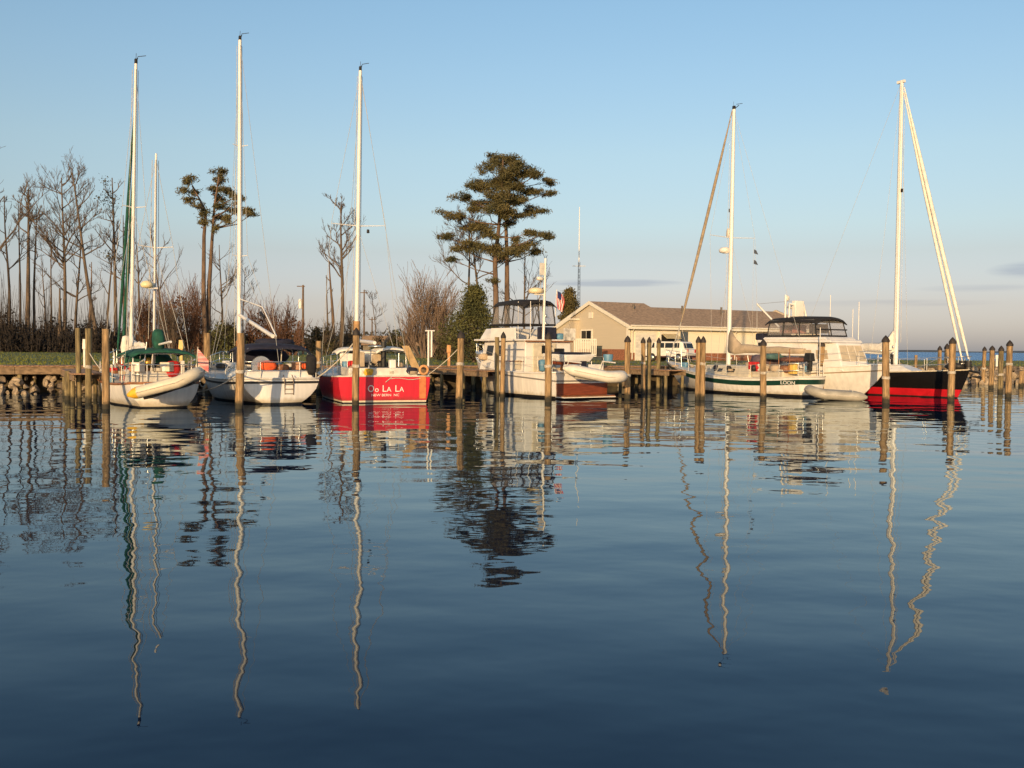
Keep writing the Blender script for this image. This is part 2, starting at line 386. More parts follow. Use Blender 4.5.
# ------------------------------------------------------------------ mooring piles
def water_Y(px, py):
    v = RM @ Vector(((px - 512) / FPX, (384 - py) / FPX, -1.0))
    return v.y * (-2.0 / v.z)
CAPM = mat('dark pile cap', (0.03, 0.022, 0.018), 0.7, 0.3, 6)
PG = 'wooden mooring piles around the slips'
def pile(px, ytop, yw, w, cap, label, m=None, Y=None, lean=0.0):
    Y = Y or water_Y(px, yw)
    p = W(px, yw or 390, Y); top = Z(px, ytop, Y); r = w / FPX * Y / 2
    t = thing('mooring_pile', label, 'mooring pile', (p.x, p.y, 0), rnd.uniform(0, 6), PG); lean = lean or rnd.gauss(0, .009)
    pts = []; rs = []; k = 9
    a, b = rnd.uniform(0, 6), rnd.uniform(.01, .03)
    for i in range(k + 1):
        f = i / k; z = -1.2 + (top + 1.2) * f
        pts.append((math.cos(a) * b * math.sin(f * 5) + lean * z, math.sin(a) * b * math.sin(f * 4 + 1), z)); rs.append(r * (1.06 - .1 * f) * rnd.uniform(.97, 1.03))
    MB().tube(pts, rs, 14).build('shaft', m or rnd.choice([PILE, PILE, PILE2]), t)
    if top > 1.6 and rnd.random() < .6:      # turns of old mooring rope
        zr = top * rnd.uniform(.38, .62); q = MB()
        for i in range(3): q.tube([(lean * zr + r * 1.06 * math.cos(a_ / 12 * 6.283), r * 1.06 * math.sin(a_ / 12 * 6.283), zr + i * .035 + .01 * math.sin(a_)) for a_ in range(13)], .019, 5)
        q.build('rope_wrap', ROPE, t)
    if cap:
        x, y, z = pts[-1]
        MB().lathe([(r * 1.12, z - .05), (r * 1.14, z + .03), (r * .75, z + .12), (r * .1, z + .22)], 14, Matrix.Translation((x, y, 0))).build('cap', CAPM, t)
    return t, p, top
P = {}
for key, *a in [
    (79, 79, 328, 402, 5, 0, 'slim wooden pile leftmost of the three tall piles left of the ketch', PILE2),
    (89, 89, 328.5, 403, 6, 0, 'greenish wooden pile middle of the three tall piles left of the ketch', PILE2),
    (106, 106, 329, 409, 7.5, 0, 'thick brown pile right beside the hull of the green-trimmed ketch', PILE),
    (68, 68, 371, 400, 6, 0, 'short dark pile stub beside the left finger pier', PILE2),
    (240, 240, 333, 408.5, 8, 0, 'thick tan pile in front of the white sloop with navy bimini', PILE),
    (356, 356, 334, 405, 7, 1, 'brown dark-capped pile in front of the red transom', PILE),
    (459, 459.5, 337, 403, 7, 1, 'lone tan pile in open water between red sailboat and trawler', PILE),
    (497, 497, 337, 397, 4.6, 0, 'left of two touching piles beside the trawler bow', PILE2),
    (502, 502.5, 337, 397.5, 4.8, 1, 'right of two touching piles beside the trawler bow', PILE),
    (548, 548, 338, 402, 7, 1, 'tan capped pile in front of the trawler cabin', PILE),
    (627, 627, 341, 398.5, 6, 1, 'capped pile at the nose of the white dinghy hung behind the trawler', PILE),
    (643, 643.5, 342, 393.5, 4.5, 1, 'left of two close piles between the trawler and the green-striped sloop', PILE),
    (648, 648.5, 341.5, 392.5, 4.5, 1, 'dark right of two close piles left of the green-striped bow', PILE2),
    (658, 658, 342, 391, 4, 1, 'slim pile just ahead of the green-striped bow', PILE2),
    (697, 697.5, 341.5, 399.5, 5, 1, 'left of two joined capped piles in front of the green-striped hull', PILE),
    (702, 702.8, 341.5, 399.8, 5, 1, 'right of two joined capped piles in front of the green-striped hull', PILE),
    (763, 763, 344.5, 399.5, 6.2, 1, 'capped pile in front of the beige sail cover', PILE),
    (821, 821, 345.5, 396, 6, 1, 'capped pile between the grey dinghy and the motor yacht bow', PILE),
    (885, 885.5, 341, 403, 7, 1, 'capped pile in front of the black hull near the yacht stem', PILE),
    (950, 951, 342.5, 401, 6.6, 1, 'capped pile in front of the bow of the black hulled sloop', PILE),
    (991, 991, 349.5, 388.5, 5, 1, 'second pile in the right-hand row, brightly lit', PILE),
    (1000, 1000, 350, 392.5, 5, 1, 'reddish third pile in the right-hand row', PILE2),
    (1008, 1008, 345, 397, 6, 1, 'tallest and nearest pile of the right-hand row', PILE)]:
    P[key] = pile(*a[:5], a[5], a[6])
for key, px, yt, Y, w, cap, lab in [
    (208, 208, 333, 41.6, 7, 0, 'tan pile at the boardwalk between the ketch and the white sloop'),
    (318, 319, 341, 42.5, 6, 0, 'dark pile behind the stern of the white sloop'),
    (947, 946, 348, 47, 5, 1, 'pile half hidden behind the capped pile at the black bow'),
    (939, 939, 349.5, 57, 4, 1, 'thin far pile behind the deck of the black hulled sloop'),
    (983, 983, 350, 61, 3.8, 1, 'farthest slim pile in the right-hand row, against the rocks'),
    (1021, 1021, 371, 58, 5, 0, 'short golden pile stub at the right edge on the rocks'),
    (915, 915, 355, 56, 3, 0, 'short dark post on the bank behind the black hulled sloop')]:
    P[key] = pile(px, yt, None, w, cap, lab, PILE, Y)
t, p, top = pile(825, 376, 392.5, 4, 0, 'short leaning stub beside the pile at the yacht bow', PILE, lean=0.22)

# ------------------------------------------------------------------ boat hulls
class Hull:
    def __init__(s, L, B, sh0, shm, sh1, tr=.8, tm=.42, wl=.86, wl0=None, stem=1.0, trans=0.0, bulge=.1, pb=2.2, power=.75, draft=.5):
        s.__dict__.update(locals())
        s.ts = [0, .04, .1, .18, .28, .38, .48, .58, .68, .77, .85, .91, .955, .985, 1.0]
    def sheer(s, t):
        a, m, b = s.sh0, s.shm, s.sh1   # quadratic through stern, mid, bow
        return a * (1 - t) * (1 - 2 * t) + m * 4 * t * (1 - t) + b * t * (2 * t - 1)
    def plan(s, t):
        if t < s.tm:
            u = t / s.tm; return s.tr + (1 - s.tr) * math.sin(u * math.pi / 2)
        u = (t - s.tm) / (1 - s.tm); return max(0.012, (1 - u ** s.pb))
    def x(s, t, z):
        sh = s.sheer(t); v = z / sh
        w = s.wl if s.wl0 is None else s.wl0 + (s.wl - s.wl0) * min(1, t / .35)
        if t > .6: w = w * (1 - .45 * ((t - .6) / .4))
        if v >= 0: f = w + (1 - w) * math.sin(min(v, 1.0) * math.pi / 2) ** s.power
        else: f = w * max(0.05, 1 - (-z / s.draft) ** 2)
        return s.B / 2 * s.plan(t) * f
    def y(s, t, z):
        v = z / s.sheer(0); y0 = -s.trans * (v - 1) if s.trans >= 0 else -s.trans * (v - 1)
        v1 = min(1.2, z / s.sh1)
        y1 = s.L - s.stem * max(0, (1 - v1)) ** 1.25
        return y0 + t * (y1 - y0)
    def p(s, t, z, side): return Vector((side * s.x(t, z), s.y(t, z), z))
    def deckp(s, t, f, dz=0.0):        # f: -1 port edge .. 1 starboard edge, on the deck
        z = s.sheer(t); q = s.p(t, z, 1); return Vector((q.x * f, q.y, z + dz))
    def ring(s, zf):
        pts = [s.p(t, zf(t), -1) for t in reversed(s.ts)]
        z0 = zf(0); xe = s.x(0, z0); y0 = s.y(0, z0)
        for k in range(1, 8):
            q = -1 + k / 4; pts.append(Vector((xe * q, y0 - s.bulge * (1 - q * q), z0)))
        return pts + [s.p(t, zf(t), 1) for t in s.ts]
    def band(s, name, m, zfs, parent, off=0.0):
        b = MB(); rings = [s.ring(z) for z in zfs]; n = len(rings[0])
        if off:
            for rg in rings:
                for i in range(n):
                    a, c = rg[max(i - 1, 0)], rg[min(i + 1, n - 1)]; d = (c - a); nn = Vector((d.y, -d.x, 0))
                    if nn.length > 1e-6: rg[i] = rg[i] + nn.normalized() * off
        for rg in rings: b.v += [tuple(q) for q in rg]
        for k in range(len(rings) - 1):
            for i in range(n - 1):
                b.f.append((k * n + i, k * n + i + 1, (k + 1) * n + i + 1, (k + 1) * n + i)); b.sm.append(not (13 <= i <= 22) )
        return b.build(name, m, parent, recalc=False)
    def shell(s, parts, parent):
        pass
    def deck(s, name, m, parent, camber=.05, dz=0.0, t0=0.0):
        b = MB(); k = 6; rows = [t for t in s.ts if t >= t0]
        for t in rows:
            for j in range(k + 1):
                f = -1 + 2 * j / k; q = s.deckp(t, f, dz + camber * (1 - f * f)); b.v.append(tuple(q))
        for i in range(len(rows) - 1):
            for j in range(k):
                a = i * (k + 1) + j; b.f.append((a, a + 1, a + k + 2, a + k + 1)); b.sm.append(True)
        if t0 == 0.0:   # fill out to the curved transom
            o = len(b.v); z0 = s.sheer(0); xe = s.x(0, z0); y0 = s.y(0, z0)
            for j in range(k + 1):
                f = -1 + 2 * j / k; b.v.append((xe * f, y0 - s.bulge * (1 - f * f), z0 + dz))
            for j in range(k): b.f.append((o + j, o + j + 1, j + 1, j)); b.sm.append(True)
        return b.build(name, m, parent, recalc=False)
    def toe(s, name, m, parent, r=.03, dz=0.0):
        return MB().tube([q + Vector((0, 0, dz)) for q in s.ring(s.sheer)], r, 6).build(name, m, parent)
C0 = lambda z: (lambda t: z)
def lerp(a, b, f): return a + (b - a) * f

def stanchions(h, root, ts, hgt=.6, bow=True, stern=True, m=None):
    m = m or STEEL
    for sd in (-1, 1):
        tops = []
        for t in ts:
            q = h.deckp(t, .95 * sd); e = q + Vector((0, 0, hgt)); tops.append(e)
            MB().tube([q, e], .014, 5).build('stanchion', m, root)
        for f in (1.0, .5):
            pts = [h.deckp(t, .95 * sd) + Vector((0, 0, hgt * f)) for t in ts]
            MB().tube(pts, .007, 4).build('lifeline', WIRE, root)
    if bow:
        b = MB(); t1 = ts[-1]
        for f in (1.0, .5):
            pts = [h.deckp(t1, -.95) + Vector((0, 0, hgt * f)), h.deckp(.96, -.95) + Vector((0, 0, hgt * f)), h.deckp(.999, 0) + Vector((0, .12, hgt * f)), h.deckp(.96, .95) + Vector((0, 0, hgt * f)), h.deckp(t1, .95) + Vector((0, 0, hgt * f))]
            b.tube(pts, .016, 6)
        for t, f in ((.96, -.95), (.96, .95), (.997, 0)):
            b.tube([h.deckp(t, f), h.deckp(t, f) + Vector((0, .05, hgt))], .016, 6)
        b.build('bow_rail', m, root)
    if stern:
        b = MB(); t0 = ts[0]
        zt = Vector((0, 0, 1))
        for f in (1.0, .5):
            pts = [h.deckp(t0, -.95) + zt * hgt * f, h.deckp(.01, -.93) + zt * hgt * f, h.deckp(.01, -.5) + zt * hgt * f, h.deckp(.01, .5) + zt * hgt * f, h.deckp(.01, .93) + zt * hgt * f, h.deckp(t0, .95) + zt * hgt * f]
            b.tube(pts, .016, 6)
        for f in (-.93, -.5, .5, .93): b.tube([h.deckp(.01, f), h.deckp(.01, f) + zt * hgt], .016, 6)
        b.build('stern_rail', m, root)

def mast(root, y, ztop, rake, r=.11, z0=.6, m=None, spreaders=(), sp_len=1.0, h=None, aft=None, fore=None, head=True, name='mast', lines=True, side_t=.5, x0=0.0):
    m = m or ALU; a = Vector((x0, y, z0)); b = Vector((x0, y - rake, ztop))
    mb = MB().tube([lerp(a, b, i / 6) for i in range(7)], [r * (1 - .28 * (i / 6) ** 2) for i in range(7)], 10, flat=.8)
    mo = mb.build(name, m, root)
    at = lambda z: lerp(a, b, (z - z0) / (ztop - z0))
    tk = MB().tube([at(z0 + 1.0) + Vector((0, -r * .82, 0)), at(ztop - .2) + Vector((0, -r * .62, 0))], .022, 4).build('sail_track', WIRE, mo)
    for zz in (z0 + .7, z0 + 1.0): lump(mo, 'winch', STEEL, tuple(at(zz) + Vector((r * .9, -.05, 0))), (.12, .12, .14), 3)
    MB().box(at(lerp(z0, ztop, .62)) + Vector((0, r, 0)), (.08, .1, .16)).build('steaming_light', DARK, mo)
    if head:
        g = MB(); g.tube([b, b + Vector((0, -.35, .12))], .018, 5); g.tube([b + Vector((0, .05, 0)), b + Vector((0.02, .05, .38))], .008, 4)
        g.tube([b + Vector((0.04, -.12, .22)), b + Vector((.3, -.25, .26))], .012, 4); g.box(b + Vector((0, 0, .08)), (.09, .14, .16))
        g.build('masthead_gear', DARK, mo)
    for zs in spreaders:
        c = at(zs)
        for sd in (-1, 1):
            MB().tube([c, c + Vector((sd * sp_len, -.12, .05))], [.022, .013], 6).build('spreader', ALU, mo)
    if h and lines:
        for sd in (-1, 1):
            ch = h.deckp(side_t, .95 * sd)
            if spreaders:
                c = at(spreaders[0]) + Vector((sd * sp_len, -.12, .05))
                MB().tube([ch, c, at(ztop - .15)], .0075, 4).build('shroud', WIRE, root)
                MB().tube([ch + Vector((0, -.25, 0)), at(spreaders[0] - .1)], .0075, 4).build('shroud', WIRE, root)
            else:
                MB().tube([ch, at(ztop - .15)], .0075, 4).build('shroud', WIRE, root)
    if aft is not None: MB().tube([at(ztop - .05), aft], .008, 4).build('backstay', WIRE, root)
    if fore is not None: MB().tube([at(ztop - .1), fore], .008, 4).build('forestay', WIRE, root)
    for k in range(2):
        MB().tube([at(ztop - .2) + Vector((.1 * (k * 2 - 1), .1, 0)), at(z0 + 1.2) + Vector((.16 * (k * 2 - 1), .14, 0))], .009, 4).build('halyard', ROPE, root)
    return at, mo

def furled(root, a, b, r, m, name='furled_sail'):
    a, b = Vector(a), Vector(b); k = 14
    pts = [lerp(a, b, i / k) + Vector((0, 0, -.12 * math.sin(math.pi * i / k))) for i in range(k + 1)]
    return MB().tube(pts, [r * (.45 + .75 * math.sin(min(1, (i + .6) / k * 1.05) * math.pi) ** .5) * rnd.uniform(.93, 1.07) if 0 < i < k else r * .4 for i in range(k + 1)], 7).build(name, m, root)

def sail_cover(root, y, z, L, m, tall=.9, rise=0.0, r=.22, fall=.0):
    # gathered sail under a cover along the boom: tall at the mast, thin at the end
    k = 12; b = MB()
    for i in range(k + 1):
        f = i / k; hh = r * (1.0 - .5 * f) + (tall - r) * max(0, 1 - f * 5.0) ** 1.5
        ww = r * .62 * (1 - .45 * f); yy = y - .02 - L * f; zz = z + rise * f
        sag = -.06 * math.sin(f * math.pi * 5) * (1 - f)
        for j in range(8):
            an = 2 * math.pi * j / 8
            zz2 = zz + (math.sin(an) * hh if math.sin(an) > 0 else math.sin(an) * r * (.75 - .2 * f)) + sag
            b.v.append((math.cos(an) * ww, yy, zz2))
    for i in range(k):
        for j in range(8): b.f.append((i * 8 + j, i * 8 + (j + 1) % 8, (i + 1) * 8 + (j + 1) % 8, (i + 1) * 8 + j)); b.sm.append(True)
    b.f.append(tuple(range(8))[::-1]); b.sm.append(False); b.f.append(tuple(range(k * 8, k * 8 + 8))); b.sm.append(False)
    c = b.build('sail_cover', m, root)
    MB().tube([(0, y - .05, z - r * .8), (0, y - L - .15, z + rise - r * .6)], .06, 8).build('boom', ALU, root)
    return c

def trunk(root, name, m, y0, y1, w0, w1, z0, z1, inset=.12, slope0=.05, slope1=.4, bev=.04):
    # deck house: y0 aft, y1 forward, tapering in plan and upwards
    p = [(-w0 / 2, y0, z0), (w0 / 2, y0, z0), (w1 / 2, y1, z0), (-w1 / 2, y1, z0),
         (-w0 / 2 + inset, y0 + slope0, z1), (w0 / 2 - inset, y0 + slope0, z1), (w1 / 2 - inset, y1 - slope1, z1), (-w1 / 2 + inset, y1 - slope1, z1)]
    LAST[0] = MB().hexa(p).build(name, m, root, bevel=bev)
    return p
LAST = [None]
def side_panes(root, p, spans, zf0, zf1, name='window', m=None, sides=(-1, 1), off=.012):
    m = m or WINDOW
    P_ = [Vector(q) for q in p]; root = LAST[0]
    for sd in sides:
        a0, a1, b0, b1 = (P_[0], P_[3], P_[4], P_[7]) if sd < 0 else (P_[1], P_[2], P_[5], P_[6])
        nn = (a1 - a0).cross(b0 - a0).normalized(); nn = nn if nn.x * sd > 0 else -nn
        for f0, f1 in spans:
            q = lambda f, g: lerp(lerp(a0, a1, f), lerp(b0, b1, f), g)
            pts = [q(f0, zf0), q(f1, zf0), q(f1, zf1), q(f0, zf1)]
            b = MB(); b.hexa([*(x_ - nn * .01 for x_ in pts), *(x_ + nn * off for x_ in pts)]); b.build(name, m, root)

def canopy(root, name, m, y0, y1, w, z, drop=.12, th=.05, n=8, arch=.1):
    b = MB()
    for i, (yy, dz) in enumerate(((y0, -drop), (lerp(y0, y1, .08), -.02), (lerp(y0, y1, .5), .03), (lerp(y0, y1, .92), -.02), (y1, -drop))):
        for s_ in (0, 1):
            for j in range(n + 1):
                f = -1 + 2 * j / n
                b.v.append((w / 2 * f, yy, z + dz + arch * (1 - f * f) - (drop if abs(f) == 1 else 0) - s_ * th))
    k = n + 1
    for i in range(4):
        for j in range(n):
            a = i * 2 * k + j; c = (i + 1) * 2 * k + j
            b.f += [(a, a + 1, c + 1, c), (a + k, c + k, c + k + 1, a + k + 1)]; b.sm += [True, True]
        for j in (0, n):
            a = i * 2 * k + j; c = (i + 1) * 2 * k + j; b.f.append((a, c, c + k, a + k)); b.sm.append(False)
    for i in (0, 4):
        for j in range(n):
            a = i * 2 * k + j; b.f.append((a, a + k, a + k + 1, a + 1)); b.sm.append(False)
    return b.build(name, m, root)
def frame(root, y, w, z0, z1, lean=0.0, r=.016, m=None, name='canopy_frame'):
    return MB().tube([(-w / 2, y, z0), (-w / 2, y + lean, z1 - .1), (-w / 2 + .1, y + lean, z1), (w / 2 - .1, y + lean, z1), (w / 2, y + lean, z1 - .1), (w / 2, y, z0)], r, 6).build(name, m or STEEL, root)
def fender(root, p, m, r=.11, l=.5):
    x, y, z = p
    MB().lathe([(.02, z - l / 2), (r * .8, z - l / 2 + .05), (r, z - l / 2 + .14), (r, z + l / 2 - .14), (r * .8, z + l / 2 - .05), (.02, z + l / 2)], 10, Matrix.Translation((x, y, 0))).build('fender', m, root)
def lump(root, name, m, c, d, seed=0, n=2):
    # soft gear: a rounded bundle with an uneven surface
    r_ = random.Random(seed); b = MB(); nu, nv = 10, 6
    for i in range(nv + 1):
        ph = math.pi * i / nv
        for j in range(nu):
            th = 2 * math.pi * j / nu; k = 1 + r_.uniform(-.16, .16) * (0 < i < nv)
            e = lambda q: math.copysign(abs(q) ** .6, q)
            b.v.append((c[0] + d[0] / 2 * e(math.sin(ph)) * e(math.cos(th)) * k, c[1] + d[1] / 2 * e(math.sin(ph)) * e(math.sin(th)) * k, c[2] + d[2] / 2 * e(math.cos(ph))))
    for i in range(nv):
        for j in range(nu): b.f.append((i * nu + j, i * nu + (j + 1) % nu, (i + 1) * nu + (j + 1) % nu, (i + 1) * nu + j)); b.sm.append(True)
    return b.build(name, m, root)
def text(body, size, m, parent, loc, rot, name, sx=1.0):
    c = bpy.data.curves.new('lettering', 'FONT'); c.body = body; c.size = size; c.extrude = .004; c.align_x = 'CENTER'
    o = bpy.data.objects.new('lettering', c); COL.objects.link(o)
    me = bpy.data.meshes.new_from_object(o); bpy.data.objects.remove(o)
    me.materials.clear(); me.materials.append(m)
    t = bpy.data.objects.new(name, me); COL.objects.link(t); t.parent = parent; t.location = loc; t.rotation_euler = rot; t.scale = (sx, 1, 1)
    return t

def dinghy(label, loc, rz, pitch, L, w, r, m, mcone, roll=0.0, cat='dinghy'):
    t = thing('inflatable_dinghy', label, cat, loc, rz); t.rotation_euler = (pitch, roll, rz)
    pts = [(-w / 2, -L / 2, 0)] + [(-w / 2, -L / 2 + L * .68 * i / 5, 0.0) for i in range(1, 6)]
    for i in range(1, 8):
        a = math.pi * i / 8; pts.append((-w / 2 * math.cos(a), -L / 2 + L * .68 + L * .3 * math.sin(a) ** .8, .14 * math.sin(a)))
    pts += [(w / 2, -L / 2 + L * .68 * (5 - i) / 5, 0) for i in range(0, 5)] + [(w / 2, -L / 2, 0)]
    MB().tube(pts, r, 12).build('tube', m, t)
    for sd in (-1, 1):
        MB().tube([(sd * w / 2, -L / 2 + .02, 0), (sd * w / 2, -L / 2 - r * .7, 0), (sd * w / 2, -L / 2 - r * 1.7, 0)], [r * 1.01, r * .85, r * .25], 12).build('end_cone', mcone, t)
    MB().hexa([(-w * .42, -L / 2 + .1, -r * 1.35), (w * .42, -L / 2 + .1, -r * 1.35), (w * .22, L * .36, -r * .8), (-w * .22, L * .36, -r * .8),
               (-w / 2, -L / 2 + .1, -r * .3), (w / 2, -L / 2 + .1, -r * .3), (w * .3, L * .33, -r * .1), (-w * .3, L * .33, -r * .1)]).build('floor', DARK if mcone is YELLOW else TUBEG, t)
    MB().box((0, -L / 2 + .22, .02), (w - r, .04, r * 2.1)).build('transom_board', WHITE2, t)
    MB().box((0, .0, r * .55), (w - r * .6, .22, .04)).build('seat', WHITE2, t)
    off = r * 1.02
    MB().tube([(q[0] * 1 + (off if q[0] > 0 else -off) * (abs(q[0]) / (w / 2)), q[1] + (off if abs(q[0]) < w * .35 else 0), q[2]) for q in pts], .016, 5).build('grab_line', ROPE, t)
    return t

# ------------------------------------------------------------------ ketch with green canvas (left)
def boat(name, label, cat, px, Y, head, group='boats moored stern-to along the boardwalk'):
    return thing(name, label, cat, (X(px, Y), Y, 0), R(head), group)
V = Vector
b1 = boat('ketch', 'white ketch with green canvas, two white masts and a cream dinghy hung on its stern', 'sailboat', 165, 31.6, 30)
h = Hull(9.8, 2.75, .78, .72, 1.2, tr=.76, stem=1.5, trans=.15, bulge=.22, wl=.84, wl0=.62)
h.band('hull', HWHITE, [C0(.05), C0(.25), lambda t: h.sheer(t) * .6, lambda t: h.sheer(t) - .06, h.sheer], b1)
h.band('bottom', BOTTOM, [C0(-.45), C0(-.2), C0(.05)], b1)
h.deck('deck', WHITE2, b1); h.toe('toe_rail', TEAK, b1, .045, .02)
p = trunk(b1, 'cabin', WHITE2, 2.6, 6.2, 1.6, 1.1, .7, 1.22); side_panes(b1, p, ((.1, .25), (.35, .5), (.6, .75)), .35, .75)
MB().box((0, 1.5, .98), (1.8, 2.0, .42)).build('cockpit_coaming', WHITE2, b1, bevel=.04)
MB().box((0, 1.3, 1.1), (1.4, 1.2, .3)).build('cockpit_well', DARK, b1)
stanchions(h, b1, [.12, .25, .4, .55, .7, .85])
at, _ = mast(b1, 6.5, 12.05, 1.45, .09, .8, spreaders=(7.0,), sp_len=.4, h=h, fore=None, side_t=.52)
furled(b1, (0, 9.7, 1.5), at(10.7) + V((0, .12, 0)), .05, GREENC); furled(b1, (0.0, 8.5, 1.3), at(8.6) + V((0, .12, 0)), .058, GREENC, 'furled_staysail')
sail_cover(b1, 6.45, 2.0, 2.6, SAILW, tall=.9, r=.16)
lump(b1, 'sail_bundle', SAILW, (-.12, 6.8, 1.9), (.34, .4, .9), 3); lump(b1, 'sail_bundle', SAILW, (.12, 6.3, 1.6), (.3, .5, .5), 13); lump(b1, 'rope_locker', TEAK, (-.3, 6.1, 1.4), (.4, .5, .3), 14)
at2, _ = mast(b1, 1.9, 8.25, .55, .058, 1.0, h=h, name='mizzen_mast', spreaders=(5.2,), sp_len=.55, side_t=.12, head=False)
MB().lathe([(.05, 3.85), (.19, 3.89), (.21, 3.98), (.14, 4.07), (.02, 4.1)], 14, Matrix.Translation((-.3, 1.35, 0))).build('radar_dome', mat('cream radome', (.7, .6, .35), .4, .05), b1)
MB().box((-.12, 1.35, 3.86), (.3, .08, .05)).build('radar_bracket', ALU, b1)
canopy(b1, 'awning', GREENC, .2, 2.8, 2.0, 1.78, .07, .05); frame(b1, .4, 1.8, .8, 1.72); frame(b1, 2.6, 1.8, .8, 1.72)
lump(b1, 'mizzen_sail_cover', GREENC, (0, 1.15, 2.15), (.36, .5, .75), 5)
MB().tube([(0, 1.3, 2.0), (0, -.9, 2.1)], .04, 6).build('mizzen_boom', ALU, b1)
lump(b1, 'dodger', GREENC, (0, 3.2, 1.45), (1.6, .9, .6), 8)
lump(b1, 'cockpit_bag', REDC, (.35, .55, 1.22), (.45, .35, .55), 9)
MB().box((.62, .5, 1.22), (.1, .3, .55)).build('cushion', WHITE2, b1)
lump(b1, 'brass_lantern', mat('brass', (.5, .3, .06), .3, .1, metal=.5), (-.35, .9, 1.42), (.2, .2, .36), 11)
for i in range(7):
    x = -1.05 + .14 * i
    MB().tube([(x, 2.0 + .1 * i, .8), (x + .04, 2.1, 1.2 + .1 * (i % 3)), (x - .05, 2.4, 1.35)], .02, 5).build('coiled_line', rnd.choice([ROPE, TEAK, REDC]), b1)
for sx, c in ((-1.0, BLUEP), (1.1, WHITE2)): fender(b1, (sx * 1.22, 2.8, .8), c)
MB().tube([(.95, .05, .8), (1.0, -.1, 1.95)], .014, 5).build('flag_staff', WHITE2, b1)
fl = MB().add([(1.0, -.1, 1.9), (1.0, -.1, 1.4), (1.3, -.22, 1.12), (1.32, -.18, 1.5)], [(0, 1, 2, 3)]); fl.build('ensign', mat('red and white ensign', (.6, .08, .08), .8, .3, 9, col2=(.6, .5, .45), stretch=(.2, .2, 3)), b1)
MB().tube([(1.15, .3, .8), (1.15, .3, 1.75)], .016, 5).build('antenna_post', WHITE2, b1)
lump(b1, 'horseshoe_buoy', WHITE2, (1.2, .2, 1.35), (.3, .2, .35), 14)
for sd in (-.75, .75): MB().tube([(sd, .2, .8), (sd, .1, 1.45), (sd, -.75, 1.55)], .03, 6).build('davit', STEEL, b1)
d1 = dinghy('cream inflatable dinghy with yellow end cones slung tilted across the ketch stern', (X(172, 30.4), 30.35, .80), R(-86), R(15), 1.8, .95, .185, TUBEW, YELLOW)

# ------------------------------------------------------------------ white sloop with navy bimini
b2 = boat('sloop', 'white sloop with navy bimini, black rub stripe and folding swim ladder', 'sailboat', 281, 34.3, 27)
h = Hull(10.2, 3.35, .86, .80, 1.15, tr=.80, stem=1.4, trans=-.12, bulge=.16, wl=.84, wl0=.42, power=.8)
h.band('hull', HWHITE, [C0(.06), C0(.16), C0(.3), lambda t: h.sheer(t) * .6, lambda t: h.sheer(t) - .09, h.sheer], b2)
h.band('rub_stripe', DARK, [lambda t: h.sheer(t) - .15, lambda t: h.sheer(t) - .07], b2, off=.012)
h.band('bottom', BOTTOM, [C0(-.45), C0(-.2), C0(.06)], b2)
h.deck('deck', WHITE2, b2); h.toe('toe_rail', WHITE2, b2, .04, .02)
MB().hexa([(-1.2, .1, .84), (1.2, .1, .84), (1.25, 3.0, .84), (-1.25, 3.0, .84), (-1.08, .2, 1.16), (1.08, .2, 1.16), (1.1, 2.9, 1.16), (-1.1, 2.9, 1.16)]).build('cockpit_coaming', WHITE, b2, bevel=.05)
MB().box((0, 1.6, 1.10), (1.3, 1.7, .2)).build('cockpit_well', DARK, b2)
p = trunk(b2, 'cabin', WHITE, 3.1, 7.0, 2.1, 1.3, .8, 1.32, slope1=.8); side_panes(b2, p, ((.08, .4), (.5, .75)), .35, .75)
stanchions(h, b2, [.08, .2, .35, .5, .66, .82])
at, _ = mast(b2, 6.9, 14.2, .25, .115, .8, spreaders=(5.6, 10.0), sp_len=.3, h=h, aft=V((0, .05, .9)), fore=V((0, 10.1, 1.2)))
MB().tube([at(.85), at(1.75), at(2.2)], [.135, .135, .13], 10).build('mast_collar', TEAK, b2)
MB().tube([at(3.25) + V((0, -.05, 0)), (.1, 1.6, 2.35)], .075, 8).build('boom', ALU, b2)
MB().tube([at(3.9), (.15, 3.4, 3.45), (.2, 1.5, 2.35)], .03, 5).build('topping_lift', ALU, b2)
MB().tube([(.12, 3.6, 3.25), (.14, 3.1, 3.05)], .06, 6).build('block', DARK, b2)
canopy(b2, 'bimini', NAVY, .5, 2.9, 2.4, 1.98, .12, .05); frame(b2, .7, 2.2, .85, 1.9, -.1); frame(b2, 1.7, 2.2, .85, 1.95, .2); frame(b2, 2.6, 2.2, .85, 1.9, .1)
lump(b2, 'dodger', NAVY, (0, 3.3, 1.6), (2.1, .8, .62), 8)
lump(b2, 'bimini_roll', NAVY, (.3, 2.2, 2.14), (1.5, .5, .26), 18)
lump(b2, 'life_vest', ORANGE, (-.35, .35, 1.32), (.55, .25, .34), 4)
lump(b2, 'life_vest', ORANGE, (.95, .4, 1.3), (.24, .2, .22), 5)
lump(b2, 'cockpit_bag', TEAK, (.15, .5, 1.24), (.5, .3, .25), 6); lump(b2, 'outboard_cover', BLACKC, (1.1, .2, 1.35), (.35, .4, .75), 12)
wv = MB().lathe([(.34, -.02), (.36, 0), (.34, .02)], 20, Matrix.Translation((-.55, .55, 1.3)) @ Matrix.Rotation(R(90), 4, 'X')); wv.build('steering_wheel', STEEL, b2)
ld = MB()
for sx in (-.02, .28): ld.tube([(sx + .1, -.22, .32), (sx + .1, -.20, .88), (sx + .1, .0, 1.0)], .016, 6)
for z in (.36, .52, .68): ld.tube([(.08, -.22, z), (.38, -.22, z)], .016, 6)
ld.build('swim_ladder', mat('dull ladder tube', (.16, .12, .09), .4, .2), b2)
